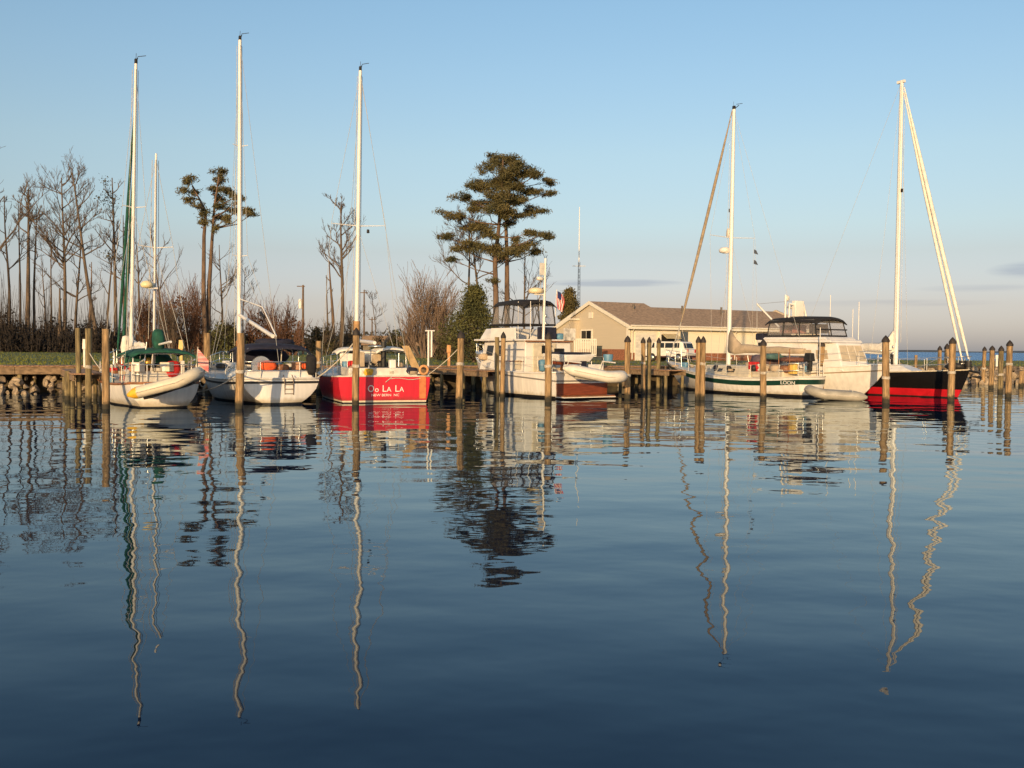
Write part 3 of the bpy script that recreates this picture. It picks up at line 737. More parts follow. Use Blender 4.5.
MB().lathe([(.045, -.01), (.045, .01)], 10, Matrix.Translation((.5, -.16, .25)) @ Matrix.Rotation(R(90), 4, 'X')).build('exhaust_outlet', DARK, b2)
lump(b2, 'windlass', WHITE, (-.1, 8.9, 1.22), (.4, .5, .3), 2); lump(b2, 'rolled_awning', mat('faded blue canvas', (.16, .2, .26), .8, .2), (-.5, 8.2, 1.1), (.6, .6, .35), 22)

# ------------------------------------------------------------------ red sailboat
b3 = boat('red_sailboat', 'red sailboat with the name Oo La La in white on its broad transom', 'sailboat', 385, 35.5, 19)
h = Hull(9.6, 3.45, .94, .88, 1.12, tr=.96, stem=1.0, trans=0.0, bulge=0.0, wl=.92, wl0=.90, tm=.4, power=.8)
h.band('hull', HRED, [C0(.09), C0(.3), lambda t: h.sheer(t) * .6, h.sheer], b3)
h.band('boot_stripe', CREAM, [C0(.03), C0(.09)], b3); h.band('bottom', BOTTOM, [C0(-.45), C0(-.2), C0(.03)], b3)
h.deck('deck', WHITE2, b3); h.toe('toe_rail', WHITE2, b3, .03, .015)
MB().box((0, 1.5, 1.1), (2.5, 2.6, .3)).build('cockpit_coaming', WHITE2, b3, bevel=.04)
MB().box((0, 1.5, 1.17), (1.7, 2.0, .2)).build('cockpit_well', DARK, b3)
p = trunk(b3, 'cabin', WHITE2, 3.2, 6.8, 2.1, 1.4, .95, 1.36, slope1=.6); side_panes(b3, p, ((.1, .4), (.5, .8)), .35, .75)
stanchions(h, b3, [.16, .3, .45, .6, .75, .88], stern=False)
at, _ = mast(b3, 5.8, 13.05, .75, .115, 1.3, spreaders=(6.9,), sp_len=1.1, h=h, aft=V((.9, .1, 1.0)), fore=V((0, 9.5, 1.2)))
MB().tube([at(1.3), at(3.05)], [.14, .135], 10).build('mast_collar', mat('tan mast wrap', (.42, .24, .1), .7, .2), b3)
MB().tube([at(2.25) + V((0, -.1, 0)), (0, 1.9, 2.15)], .07, 8).build('boom', ALU, b3)
lump(b3, 'radar_reflector', DARK, (.4, 5.4, 6.7), (.12, .12, .16), 1)
# canvas, gear and clutter over the cockpit
canopy(b3, 'bimini', SAILW, 1.3, 2.9, 1.2, 1.90, .05, .05).location.x = .55
canopy(b3, 'dodger_top', SAILW, 2.7, 3.8, 1.1, 1.86, .06, .05).location.x = -.75
frame(b3, 1.4, 2.2, 1.0, 1.85, .1); frame(b3, 2.8, 2.2, 1.0, 1.85)
MB().hexa([(-1.15, 2.7, 1.35), (-.45, 2.7, 1.35), (-.45, 2.78, 1.35), (-1.15, 2.78, 1.35), (-1.15, 2.8, 1.74), (-.45, 2.8, 1.74), (-.45, 2.88, 1.74), (-1.15, 2.88, 1.74)]).build('side_curtain', SAILW, b3, bevel=.02)
lump(b3, 'folded_sail', SAILW, (-.12, 2.3, 1.62), (.6, .5, .5), 31); lump(b3, 'folded_tarp', BEIGEC, (.12, 2.0, 1.55), (.4, .4, .4), 33)
MB().box((-.55, 1.6, 1.5), (.22, .2, .6)).build('tan_locker', BEIGEC, b3, bevel=.03)
MB().tube([(.28, 1.6, 1.1), (.28, 1.6, 2.2)], .10, 8).build('helm_pedestal', DARK, b3)
MB().lathe([(.34, 2.0), (.36, 2.03), (.1, 2.06)], 16, Matrix.Translation((.1, 1.9, 0))).build('radar_platform', STEEL, b3)
MB().box((.38, .55, 1.26), (.24, .26, .56)).build('white_locker', WHITE, b3, bevel=.03)
lump(b3, 'yellow_bag', YELLOW, (-.55, .2, 1.1), (.34, .3, .26), 40)
for sx in (-1.2, -.98, -.8): lump(b3, 'deck_bucket', WHITE2, (sx, .25, 1.08), (.15, .15, .22), 41)
MB().hexa([(1.15, .4, 1.1), (1.45, .4, 1.1), (1.45, .46, 1.1), (1.15, .46, 1.1), (.82, .9, 2.05), (1.08, .9, 2.05), (1.08, .96, 2.05), (.82, .96, 2.05)]).build('gangplank', mat('pale plywood', (.5, .33, .15), .7, .2, 4), b3)
MB().tube([(.5, .3, 1.1), (1.4, .2, 1.06)], .05, 6).build('stern_bench', WHITE2, b3)
rg = MB(); rg.tube([(1.42 + .15 * math.cos(a / 12 * 6.283), -.02, 1.18 + .15 * math.sin(a / 12 * 6.283)) for a in range(13)], .05, 7); rg.build('life_ring', mat('faded orange ring', (.6, .3, .12), .7, .2), b3)
for sx, z0, z1 in ((1.62, .95, 2.62), (1.74, 1.65, 2.6)): MB().tube([(sx, .12, z0), (sx, .12, z1)], .035, 8).build('davit_post', WHITE, b3)
MB().tube([(1.5, .12, 2.6), (1.85, .12, 2.6)], .03, 6).build('davit_arm', WHITE, b3)
MB().box((1.38, -.012, .55), (.24, .03, .80)).build('lit_quarter_strip', mat('orange light on red quarter', (.62, .19, .06), .5, .15), b3)  # orange strip paints the light caught on the rounded quarter
ch = MB()
for i in range(7):
    f = i / 6; ch.tube([(.2 + .95 * f, -.03, .86 + .03 * math.sin(i)), (.2 + .95 * (f + .16), -.03, .86 + .05 * math.sin(i + 1) * .5)], .014, 5)
ch.tube([(.02, -.03, .74), (.25, -.03, .93)], .014, 5)
ch.build('stern_line', ROPE, b3)
xx = -.50; LET = mat('white lettering', (.78, .75, .7), .5, .05)
for c_, sz, adv in (('O', .34, .21), ('o', .27, .27), ('L', .34, .17), ('A', .25, .29), ('L', .34, .17), ('A', .25, 0)):
    text(c_, sz, LET, b3, (xx, -.006, .40), (R(90), 0, 0), 'boat_name_letter', .85 if c_ == 'O' else 1.0); xx += adv
text('NEW BERN  NC', .125, LET, b3, (0.02, -.006, .24), (R(90), 0, 0), 'home_port_lettering', 1.15)

# ------------------------------------------------------------------ trawler yacht
b4 = boat('trawler_yacht', 'white trawler yacht with black flybridge enclosure and varnished red-brown transom', 'motor yacht', 582, 39.9, 33)
h = Hull(8.2, 2.85, 1.05, 1.05, 1.55, tr=.94, stem=.7, trans=0.0, bulge=.05, wl=.9, wl0=.92, tm=.35)
h.band('hull', HWHITE, [C0(.1), C0(.35), C0(.62), lambda t: h.sheer(t) - .05, h.sheer], b4)
h.band('rub_rail', mat('grey rub rail', (.2, .19, .18), .5, .1), [lambda t: h.sheer(t) * .0 + .68 + .35 * t, lambda t: .74 + .35 * t], b4, off=.02)
h.band('bottom', BOTTOM, [C0(-.45), C0(-.2), C0(.1)], b4)
h.deck('deck', WHITE2, b4, dz=-.03); h.toe('cap_rail', WHITE, b4, .04)
MB().hexa([(-1.24, -.09, .13), (1.24, -.09, .13), (1.24, .04, .13), (-1.24, .04, .13), (-1.26, -.09, .62), (1.26, -.09, .62), (1.26, .04, .62), (-1.26, .04, .62)]).build('varnished_transom', MAHOG, b4, bevel=.02)
MB().box((0, -.32, .12), (2.5, .55, .05)).build('swim_platform', TEAK, b4); MB().box((0, -.3, .08), (2.55, .6, .035)).build('platform_trim', WHITE, b4)
p = trunk(b4, 'cabin', WHITE, 2.3, 6.4, 2.45, 1.9, 1.0, 2.3, inset=.08, slope1=.35); side_panes(b4, p, ((.5, .66), (.74, .9)), .5, .85)
for sx in (-.55, .1): MB().box((sx, 2.30, 1.6), (.5, .05, 1.2)).build('cabin_door', CREAM, b4, bevel=.015)
MB().box((-.12, 4.3, 2.34), (2.3, 4.1, .08)).build('flybridge_deck', WHITE, b4, bevel=.03)
MB().hexa([(-1.2, 4.4, 2.38), (1.2, 4.4, 2.38), (1.0, 6.3, 2.38), (-1.0, 6.3, 2.38), (-1.1, 4.5, 2.85), (1.1, 4.5, 2.85), (.85, 6.0, 2.85), (-.85, 6.0, 2.85)]).build('flybridge_coaming', WHITE, b4, bevel=.05)
MB().hexa([(-1.24, 3.0, 2.38), (-1.17, 3.0, 2.38), (-1.17, 5.0, 2.38), (-1.24, 5.0, 2.38), (-1.2, 3.1, 2.86), (-1.13, 3.1, 2.86), (-1.13, 5.0, 2.86), (-1.2, 5.0, 2.86)]).build('flybridge_side', WHITE, b4, bevel=.02)
MB().box((.1, 2.6, 2.62), (.95, .12, .55)).build('seat_back_cover', NAVY, b4, bevel=.04); lump(b4, 'flybridge_cushion', BLUEP, (.85, 2.7, 2.5), (.4, .4, .3), 3)
canopy(b4, 'flybridge_top', BLACKC, 2.4, 5.0, 1.66, 3.96, .12, .05, arch=.10).location.x = -.36
VIN = bpy.data.materials.new('clear vinyl'); VIN.use_nodes = True
vt = VIN.node_tree; vt.nodes.clear(); vo = N(vt, 'ShaderNodeOutputMaterial'); vm = N(vt, 'ShaderNodeMixShader'); vm.inputs[0].default_value = .10
va = N(vt, 'ShaderNodeBsdfTransparent'); va.inputs[0].default_value = (.95, .95, .96, 1); vb = N(vt, 'ShaderNodeBsdfPrincipled'); vb.inputs['Base Color'].default_value = (.55, .53, .5, 1); vb.inputs['Roughness'].default_value = .25
vt.links.new(va.outputs[0], vm.inputs[1]); vt.links.new(vb.outputs[0], vm.inputs[2]); vt.links.new(vm.outputs[0], vo.inputs[0])
def enclosure(root, xs, ys, z0, z1, top_in=.1, m=VIN):
    # clear vinyl curtains between black posts round a flybridge
    (xa, xb), (ya, yb) = xs, ys
    c0 = [V((xa, ya, z0)), V((xb, ya, z0)), V((xb, yb, z0)), V((xa, yb, z0))]
    c1 = [V((xa + top_in, ya + top_in, z1)), V((xb - top_in, ya + top_in, z1)), V((xb - top_in, yb - top_in * 2, z1)), V((xa + top_in, yb - top_in * 2, z1))]
    for i in range(4):
        j = (i + 1) % 4; k = 3 if i % 2 else 2
        nn = (c0[j] - c0[i]).cross(c1[i] - c0[i]).normalized() * .008
        for q in range(k):
            f0, f1 = q / k, (q + 1) / k
            a, b, c, d = lerp(c0[i], c0[j], f0), lerp(c0[i], c0[j], f1), lerp(c1[i], c1[j], f1), lerp(c1[i], c1[j], f0)
            MB().hexa([a - nn, b - nn, c - nn, d - nn, a + nn, b + nn, c + nn, d + nn]).build('clear_curtain', m, root)
            MB().tube([a, d], .028, 5).build('curtain_post', BLACKC, root)
        MB().tube([lerp(c0[i], c1[i], .04), lerp(c0[j], c1[j], .04)], .04, 5).build('curtain_hem', BLACKC, root)
enclosure(b4, (-1.18, .46), (2.5, 5.0), 2.95, 3.90)
frame(b4, 3.2, 1.5, 2.4, 3.85, .7, .022, DARK).location.x = -.36; frame(b4, 4.4, 1.5, 2.4, 3.85, -.7, .022, DARK).location.x = -.36
at, _ = mast(b4, 2.35, 5.75, .1, .07, 2.35, m=WHITE, h=None, head=False, x0=-.26)
MB().lathe([(.08, 4.26), (.3, 4.3), (.32, 4.42), (.25, 4.5), (.02, 4.53)], 16, Matrix.Translation((-.62, 2.4, 0))).build('radar_dome', mat('pale radome', (.72, .6, .38), .4, .05), b4)
MB().box((-.45, 2.35, 4.24), (.5, .1, .05)).build('radar_bracket', ALU, b4); MB().box((-.40, 2.3, 5.3), (.14, .14, .5)).build('mast_light', WHITE2, b4); lump(b4, 'horn', WHITE2, (-.5, 2.3, 4.9), (.3, .2, .16), 2)
g = MB(); g.tube([at(5.7), at(5.7) + V((-.15, 0, .3))], .012, 4); g.tube([at(5.7), at(5.7) + V((.1, 0, .2))], .012, 4); g.build('wind_vane', DARK, b4)
for px_, py_ in ((-1.1, 3.0), (-.95, 2.3)): MB().tube([(px_, py_, 2.3), (px_, py_, 3.95)], .014, 5).build('antenna', WHITE, b4)
# aft deck cover and sides
MB().hexa([(-.8, .0, 1.46), (.42, .0, 1.46), (.35, 1.5, 1.5), (-.8, 1.5, 1.5), (-.9, -.08, 1.76), (.62, -.12, 1.76), (.5, 1.55, 1.8), (-.9, 1.55, 1.8)]).build('aft_deck_cover', WHITE, b4, bevel=.06)
MB().box((-.18, .75, 1.82), (1.3, 1.5, .07)).build('cover_top', NAVY, b4, bevel=.02); lump(b4, 'cover_lining', MAHOG, (-.1, 1.0, 1.42), (1.2, 1.5, .2), 6)
for sx in (-.75, .6):
    for yy in (.15, 1.9): MB().tube([(sx, yy, 1.05), (sx, yy, 1.5)], .025, 6).build('cover_post', STEEL, b4)
MB().box((-.55, -.02, 1.2), (.75, .06, .34)).build('stern_bulwark', WHITE, b4, bevel=.02); MB().box((.7, -.02, 1.2), (.75, .06, .34)).build('stern_bulwark', WHITE, b4, bevel=.02)
MB().box((.08, .02, 1.3), (.30, .06, .7)).build('boarding_gate', NAVY, b4)
MB().lathe([(.17, 1.45), (.21, 1.75), (.2, 1.78)], 14, Matrix.Translation((1.18, -.2, 0))).build('blue_bucket', BLUEP, b4)
stanchions(h, b4, [.03, .15, .28, .45, .6, .75, .9], .65, stern=False)
MB().box((.95, 2.15, 2.6), (.6, .05, .5)).build('name_board', mat('white board with faint marks', (.68, .64, .56), .6, .35, 5, detail=8), b4)
for i in range(6):
    MB().tube([(-.25, 2.2, 1.1 + .2 * i), (.1, 2.2, 1.1 + .2 * i)], .015, 5).build('ladder_rung', STEEL, b4)
# flag on a leaning staff
MB().tube([(.46, 2.62, 2.3), (.53, 2.52, 4.5)], .016, 5).build('flag_staff', ALU, b4)
STR_R = mat('flag red', (.55, .03, .04), .8, .1); STR_W = mat('flag white', (.72, .68, .62), .8, .1); STR_B = mat('flag blue', (.02, .03, .12), .8, .1)
for i in range(13):      # hangs limp in upright folds
    b = MB()
    for k in range(7):
        f = k / 6; zz = 4.42 - .72 * f; xa = .54 + (.025 + .005 * math.sin(f * 5)) * i
        for e in (0, 1): b.v.append((xa + .026 * e, 2.50 + .03 * math.sin(f * 4 + (i + e) * 1.1), zz - .012 * (i + e)))
        if k: b.f.append((2 * k - 2, 2 * k - 1, 2 * k + 1, 2 * k)); b.sm.append(True)
    b.build('flag_stripe', STR_R if i % 2 == 0 else STR_W, b4, recalc=False)
b = MB().add([(.535, 2.46, 4.43), (.535, 2.46, 4.13), (.70, 2.44, 4.05), (.70, 2.44, 4.36)], [(0, 1, 2, 3)]); b.build('flag_canton', STR_B, b4, recalc=False)
for z_ in (1.45, 1.95): MB().tube([(-1.27, 2.3, z_), (-1.27, 3.4, z_), (-1.2, 4.6, z_)], .018, 5).build('hand_rail', TEAK if z_ < 1.6 else STEEL, b4)
MB().box((-.22, 2.27, 1.95), (.34, .03, .34)).build('door_window', WINDOW, b4); MB().box((.5, 2.27, 1.75), (.5, .03, .5)).build('aft_window', WINDOW, b4)
MB().tube([(-1.26, 2.2, 2.29), (1.16, 2.2, 2.29)], .035, 6).build('roof_trim', TEAK, b4)
MB().hexa([(-1.26, 2.6, 1.12), (-1.235, 2.6, 1.12), (-1.235, 3.1, 1.12), (-1.26, 3.1, 1.12), (-1.255, 2.6, 1.5), (-1.22, 2.6, 1.5), (-1.22, 3.1, 1.5), (-1.255, 3.1, 1.5)]).build('side_locker', CREAM, b4)
lump(b4, 'fender_stack', BLUEP, (-.95, 1.4, 1.3), (.3, .3, .5), 71); lump(b4, 'deck_bundle', BEIGEC, (-1.0, 5.9, 1.6), (.5, .5, .3), 72); lump(b4, 'anchor_gear', STEEL, (-.2, 7.4, 1.7), (.5, .6, .35), 73)
for sd in (-.8, .9): MB().tube([(sd, .0, 1.1), (sd, -.2, 1.5), (sd, -1.0, 1.45)], .03, 6).build('davit', WHITE, b4)
d4 = dinghy('cream inflatable dinghy with rounded nose hung in davits behind the trawler transom', (X(598, 38.7), 38.7, .98), R(-90), R(-11), 1.95, .85, .225, mat('white inflatable fabric', (.66, .62, .54), .5, .08, 4), mat('white inflatable cone', (.66, .62, .54), .5, .08, 4))

# ------------------------------------------------------------------ sloop with the green stripe
b5 = boat('striped_sloop', 'white sloop with dark green sheer stripe, beige boom cover and radar on its mast', 'sailboat', 813, 42.8, 27)
h = Hull(10.6, 3.0, .86, .78, 1.38, tr=.5, stem=1.5, trans=.1, bulge=.2, wl=.84, wl0=.7, tm=.45)
h.band('hull', HWHITE, [C0(.09), C0(.3), lambda t: h.sheer(t) * .6, lambda t: h.sheer(t) - .08, h.sheer], b5)
h.band('sheer_stripe', GREENH, [lambda t: h.sheer(t) - .31, lambda t: h.sheer(t) - .1], b5, off=.01)
h.band('bottom', BOTTOM, [C0(-.45), C0(-.2), C0(.09)], b5)
h.deck('deck', WHITE2, b5); h.toe('toe_rail', WHITE2, b5, .03, .02)
p = trunk(b5, 'cabin', CREAM, 3.0, 7.2, 1.9, 1.1, .75, 1.28, slope1=.5); side_panes(b5, p, ((.3, .42), (.56, .66)), .4, .7)
MB().box((0, 1.9, .98), (1.7, 2.0, .4)).build('cockpit_coaming', CREAM, b5, bevel=.04)
MB().box((0, 1.9, 1.1), (1.1, 1.5, .2)).build('cockpit_well', DARK, b5)
stanchions(h, b5, [.1, .25, .4, .55, .7, .85])
at, _ = mast(b5, 5.6, 13.42, .1, .125, .9, spreaders=(7.35,), sp_len=1.35, h=h, aft=V((0, .1, .9)), fore=None)
for k_ in (.36, .43): pass
furled(b5, (0, 9.4, 3.4), at(13.4) + V((0, .12, 0)), .068, mat('grey brown furled sail', (.34, .27, .19), .9, .2))
MB().tube([(0, 9.4, 3.4), (0, 10.4, 1.45)], .03, 6).build('forestay', WIRE, b5)
for sd in (-.5, .5): MB().tube([(0, 9.45, 3.3), (sd, 9.2, 1.35)], .012, 4).build('furler_line', ROPE, b5)
sail_cover(b5, 5.5, 2.02, 5.0, BEIGEC, tall=1.0, r=.26, rise=-.05)
MB().lathe([(.1, 6.65), (.27, 6.7), (.29, 6.82), (.2, 6.92), (.02, 6.95)], 16, Matrix.Translation((0, 6.0, 0))).build('radar_dome', WHITE, b5)
MB().box((0, 5.75, 6.66), (.1, .5, .05)).build('radar_bracket', ALU, b5)
lump(b5, 'mast_lamp', WHITE2, (0, 5.75, 7.6), (.18, .2, .45), 2)
for i, z in enumerate((6.85, 6.35)):
    b = MB().add([(1.2, 5.3, z), (1.2, 5.3, z - .2), (1.38, 5.2, z - .26), (1.3, 5.25, z - .06)], [(0, 1, 2, 3)]); b.build('signal_flag', mat('dark signal flag', (.05, .06, .08), .8, .3, 8), b5, recalc=False)
MB().tube([(1.2, 5.35, 7.35), (1.2, 5.3, 1.0)], .006, 4).build('flag_halyard', ROPE, b5)
lump(b5, 'dodger', mat('purple brown canvas', (.12, .085, .10), .8, .25), (0, 3.0, 1.55), (1.6, .9, .55), 7)
lump(b5, 'deck_tarp', mat('faded maroon tarp', (.2, .085, .06), .8, .25), (.1, 1.3, 1.6), (1.2, 1.0, .22), 8); lump(b5, 'teal_cover', mat('teal cover', (.06, .13, .13), .8, .2), (-.2, 2.2, 1.72), (1.1, .7, .3), 9)
for i, (x, y, z, m_) in enumerate(((-.7, 1.5, 1.2, BEIGEC), (-.6, 1.0, 1.18, TEAK), (-.75, 2.6, 1.2, REDC), (-.55, 3.3, 1.3, BEIGEC), (-.7, 2.1, 1.18, BEIGEC))): lump(b5, 'deck_bundle', m_, (x, y, z), (.45, .5, .35), 50 + i)
MB().box((-.5, .62, 1.22), (.3, .36, .48)).build('yellow_fuel_can', mat('yellow fuel can', (.75, .5, .12), .5, .1), b5, bevel=.04)
MB().box((-.75, 2.9, 1.3), (.25, .5, .35)).build('life_raft_case', REDC, b5, bevel=.03)
ob = MB(); ob.box((-.05, .15, 1.72), (.3, .42, .36), taper=.8); ob.box((-.05, .12, 1.35), (.14, .2, .5)); ob.build('outboard_motor', DARK, b5, bevel=.03)
MB().tube([(.35, -.05, .86), (.35, -.05, 3.0)], .022, 6).build('antenna_post', WHITE2, b5)
zt_ = h.sheer(.05) - .285; q = h.p(.02, zt_, -1); q2 = h.p(.085, zt_, -1); dv = (q - q2).normalized(); q2 = lerp(q, q2, .5) + V((dv.y, -dv.x, 0)) * .03 
text('LOON', .21, LET, b5, q2, (R(90), 0, math.atan2(dv.y, dv.x)), 'boat_name_lettering', 1.2)
d5 = dinghy('grey inflatable dinghy floating at the stern of the green-striped sloop', (X(833, 40.4), 40.4, .22), R(80), R(3), 1.9, .95, .2, TUBEG, TUBEG)

# ------------------------------------------------------------------ motor yacht, bow towards the water
b6 = boat('motor_yacht', 'white motor yacht facing out with black topped flybridge enclosure and radar arch', 'motor yacht', 720, 51.2, 209)
h = Hull(10.7, 3.5, 1.05, 1.12, 1.45, tr=.95, stem=1.5, trans=0.0, bulge=.06, wl=.86, wl0=.92, tm=.4, pb=2.4)
h.band('hull', HWHITE, [C0(.08), C0(.3), lambda t: h.sheer(t) * .5, lambda t: h.sheer(t) - .25, h.sheer], b6)
h.band('rub_rail', mat('tan rub rail', (.32, .24, .15), .5, .1), [lambda t: h.sheer(t) - .28, lambda t: h.sheer(t) - .23], b6, off=.02)
h.band('bottom', BOTTOM, [C0(-.45), C0(-.2), C0(.08)], b6); h.deck('deck', WHITE, b6); h.toe('toe_rail', WHITE, b6, .035, .01)
p = trunk(b6, 'cabin', WHITE, 2.8, 7.5, 2.6, 1.8, 1.12, 2.35, inset=.15, slope1=.5); side_panes(b6, p, ((.5, .66), (.72, .86)), .42, .74, m=mat('tan window cover', (.42, .34, .24), .7, .1))
P_ = [V(q) for q in p]
for f0, f1 in ((.06, .34), (.37, .63), (.66, .94)):
    qf = lambda f, g: lerp(lerp(P_[3], P_[2], f), lerp(P_[7], P_[6], f), g); nn = V((0, .012, .012))
    c4 = [qf(f0, .35), qf(f1, .35), qf(f1, .9), qf(f0, .9)]; MB().hexa([*(c - nn for c in c4), *(c + nn for c in c4)]).build('windshield', mat('cream windshield cover', (.5, .42, .3), .8, .1), b6)
MB().hexa([(-1.2, 2.5, 2.36), (1.2, 2.5, 2.36), (1.0, 6.9, 2.36), (-1.0, 6.9, 2.36), (-1.22, 2.5, 2.48), (1.22, 2.5, 2.48), (.96, 6.8, 2.48), (-.96, 6.8, 2.48)]).build('flybridge_deck', WHITE, b6, bevel=.04)
MB().hexa([(-1.1, 2.7, 2.48), (1.1, 2.7, 2.48), (.95, 6.6, 2.48), (-.95, 6.6, 2.48), (-1.05, 2.8, 2.62), (1.05, 2.8, 2.62), (.9, 6.4, 2.62), (-.9, 6.4, 2.62)]).build('flybridge_coaming', WHITE, b6, bevel=.06)
enclosure(b6, (-.95, .95), (2.9, 6.0), 2.63, 3.40); MB().tube([(-.96, 5.98, 2.95), (.96, 5.98, 2.95)], .03, 5).build('curtain_hem', BLACKC, b6); canopy(b6, 'flybridge_top', BLACKC, 2.75, 6.0, 1.9, 3.44, .12, .05, arch=.12)
MB().box((.2, 5.4, 3.0), (.9, .3, .4)).build('helm_console', mat('dark helm console', (.05, .035, .035), .6, .2), b6, bevel=.03)
for yy in (2.6, 3.4): MB().box((-.6, yy, 3.0), (.5, .5, .4)).build('helm_seat', mat('rose seat vinyl', (.5, .25, .22), .6, .15), b6, bevel=.05)
MB().box((0, 2.35, 2.64), (1.9, .5, .34)).build('tender_cover', NAVY, b6, bevel=.06)
ar = MB(); ar.tube([(-.55, 3.9, 3.5), (-.45, 3.8, 4.15), (.45, 3.8, 4.15), (.55, 3.9, 3.5)], .06, 7); ar.build('radar_arch', WHITE, b6)
MB().box((-.1, 3.8, 3.95), (.55, .25, .75)).build('arch_panel', WHITE, b6, bevel=.03)
MB().lathe([(.1, 4.05), (.28, 4.1), (.28, 4.2), (.05, 4.28)], 14, Matrix.Translation((-.2, 3.4, -.1))).build('radar_dome', WHITE, b6)
MB().tube([(.3, 3.4, 3.5), (.3, 3.4, 4.6)], .05, 7).build('signal_mast', WHITE, b6); lump(b6, 'mast_lamp', WHITE2, (.2, 3.4, 4.45), (.2, .2, .25), 3)
for x, y, z0, z1 in ((-1.35, 4.6, 2.5, 4.6), (-.9, 6.7, 2.5, 4.2), (-1.3, 6.0, 2.5, 3.9)): MB().tube([(x, y, z0), (x, y, z1)], .018, 5).build('antenna', WHITE, b6)
stanchions(h, b6, [.3, .45, .6, .75, .9], .6, stern=False)
for t_ in (.55, .7): fender(b6, h.p(t_, .85, 1) + V((.1, 0, 0)), WHITE2)
MB().box((0, 10.4, 1.5), (.25, .5, .1)).build('anchor_platform', STEEL, b6)
for o in list(COL.objects):
    if o.parent is b6 and o.name.split('.')[0] not in ('hull', 'rub_rail', 'bottom', 'deck', 'toe_rail', 'stanchion', 'lifeline', 'bow_rail', 'fender', 'anchor_platform'): o.location.y += 1.5

def loc(root, w): return (Matrix.Translation(root.location) @ Matrix.Rotation(root.rotation_euler.z, 4, 'Z')).inverted() @ w
q0, q1, q2_ = loc(b6, W(779, 327, 50.0)), loc(b6, W(757, 304, 51.0)), loc(b6, W(792, 301, 48.5))
MB().tube([q0, q1], .05, 7).build('crane_boom', WHITE, b6); MB().tube([q1, q2_], .009, 4).build('crane_wire', WIRE, b6); MB().tube([q1, q1 + V((.1, .1, -1.3))], .009, 4).build('crane_wire', WIRE, b6)

# ------------------------------------------------------------------ black hulled sloop
b7 = boat('black_sloop', 'black hulled sloop with red bottom and two white furled headsails', 'sailboat', 790.5, 51.7, 209)
h = Hull(10.5, 3.0, 1.05, 1.0, 1.22, tr=.75, stem=.55, trans=.1, bulge=.1, wl=.86, wl0=.7, tm=.42)
h.band('hull', BLACKH, [C0(.37), lambda t: h.sheer(t) * .75, h.sheer], b7)
h.band('bottom', REDB, [C0(-.4), C0(-.1), C0(.04), C0(.2), C0(.37)], b7); h.band('boot_stripe', BOTTOM, [C0(-.03), C0(.05)], b7, off=.006)
h.deck('deck', WHITE2, b7); h.toe('toe_rail', CREAM, b7, .03, .02)
p = trunk(b7, 'cabin', WHITE, 2.6, 8.3, 2.0, 1.0, 1.0, 1.4, inset=.2, slope1=1.2); side_panes(b7, p, ((.3, .36), (.5, .56), (.66, .72)), .4, .75)
stanchions(h, b7, [.1, .25, .4, .55, .7, .85], .6)
at, _ = mast(b7, 6.65, 14.35, .0, .125, 1.2, spreaders=(), h=h, aft=V((0, .1, 1.1)), fore=None, head=False, side_t=.6)
MB().box((.0, 6.62, 14.3), (.12, .4, .12)).build('masthead_crane', WHITE, b7)
furled(b7, (0, 10.45, 1.7), at(14.0) + V((0, .15, 0)), .075, SAILW); furled(b7, (0, 10.15, 1.6), at(13.8) + V((0, .12, 0)), .065, SAILW, 'furled_inner_sail')
for yy in (10.45, 10.15): MB().lathe([(.13, 1.35), (.15, 1.5), (.13, 1.62)], 10, Matrix.Translation((0, yy, 0))).build('furler_drum', DARK, b7)
sail_cover(b7, 6.6, 2.1, 5.2, SAILW, tall=1.0, r=.27, rise=.1)
MB().box((0, 6.45, 1.65), (.3, .3, .5)).build('mast_winch_box', DARK, b7)
an = MB(); an.tube([(0, 10.2, 1.25), (.02, 11.0, 1.12)], .05, 6); an.tube([(-.28, 10.75, .98), (0, 11.05, .92), (.28, 10.75, .98)], [.03, .06, .03], 6); an.build('anchor', DARK, b7)
lump(b7, 'bow_gear', DARK, (.1, 9.9, 1.38), (.7, .8, .3), 6)

# ------------------------------------------------------------------ mooring lines
def rope(label, a, b, sag=.35, r=.022, m=None):
    a, b = V(a), V(b); k = 12
    pts = [lerp(a, b, i / k) - V((0, 0, sag * 4 * (i / k) * (1 - i / k))) for i in range(k + 1)]
    t = MB().tube(pts, r, 6).build('mooring_line', m or ROPE); tag(t, label, 'rope', 'mooring lines between boats and piles'); return t
def pp(key, f): t_, p_, top_ = P[key]; return V((p_.x, p_.y - .02, top_ * f))
def on(root, loc): return root.matrix_world @ V(loc) if False else (Matrix.Translation(root.location) @ Matrix.Rotation(root.rotation_euler.z, 4, 'Z')) @ V(loc)
rope('white mooring line sagging left from the thick pile before the navy bimini sloop', pp(240, .47), W(196, 392, 34), .12)
rope('white line from the same thick pile to the sloop stern rail', pp(240, .48), on(b2, (-1.3, .3, 1.0)), .05)
rope('white line from the sloop stern up to the pile before the red transom', on(b2, (1.3, .1, .9)), pp(356, .92), .12)
rope('white line from the red boat quarter up to the lone tan pile', on(b3, (1.6, .1, 1.0)), pp(459, .85), .06, .015)
rope('pale line from the dinghy nose up to the capped pile behind the trawler', on(b4, (1.2, .1, 1.0)), pp(627, .42), .1)
rope('dark line from the ketch quarter to the boardwalk pile', on(b1, (1.1, .2, .8)), pp(208, .3), .3)
rope('pale line from the ketch bow rail to the middle left pile', on(b1, (-1.2, 2.0, .9)), pp(89, .7), .2, .015)
rope('pale line from the black sloop deck up to the far thin pile', on(b7, (-.9, 7.0, 1.2)), pp(939, .8), .05, .015)

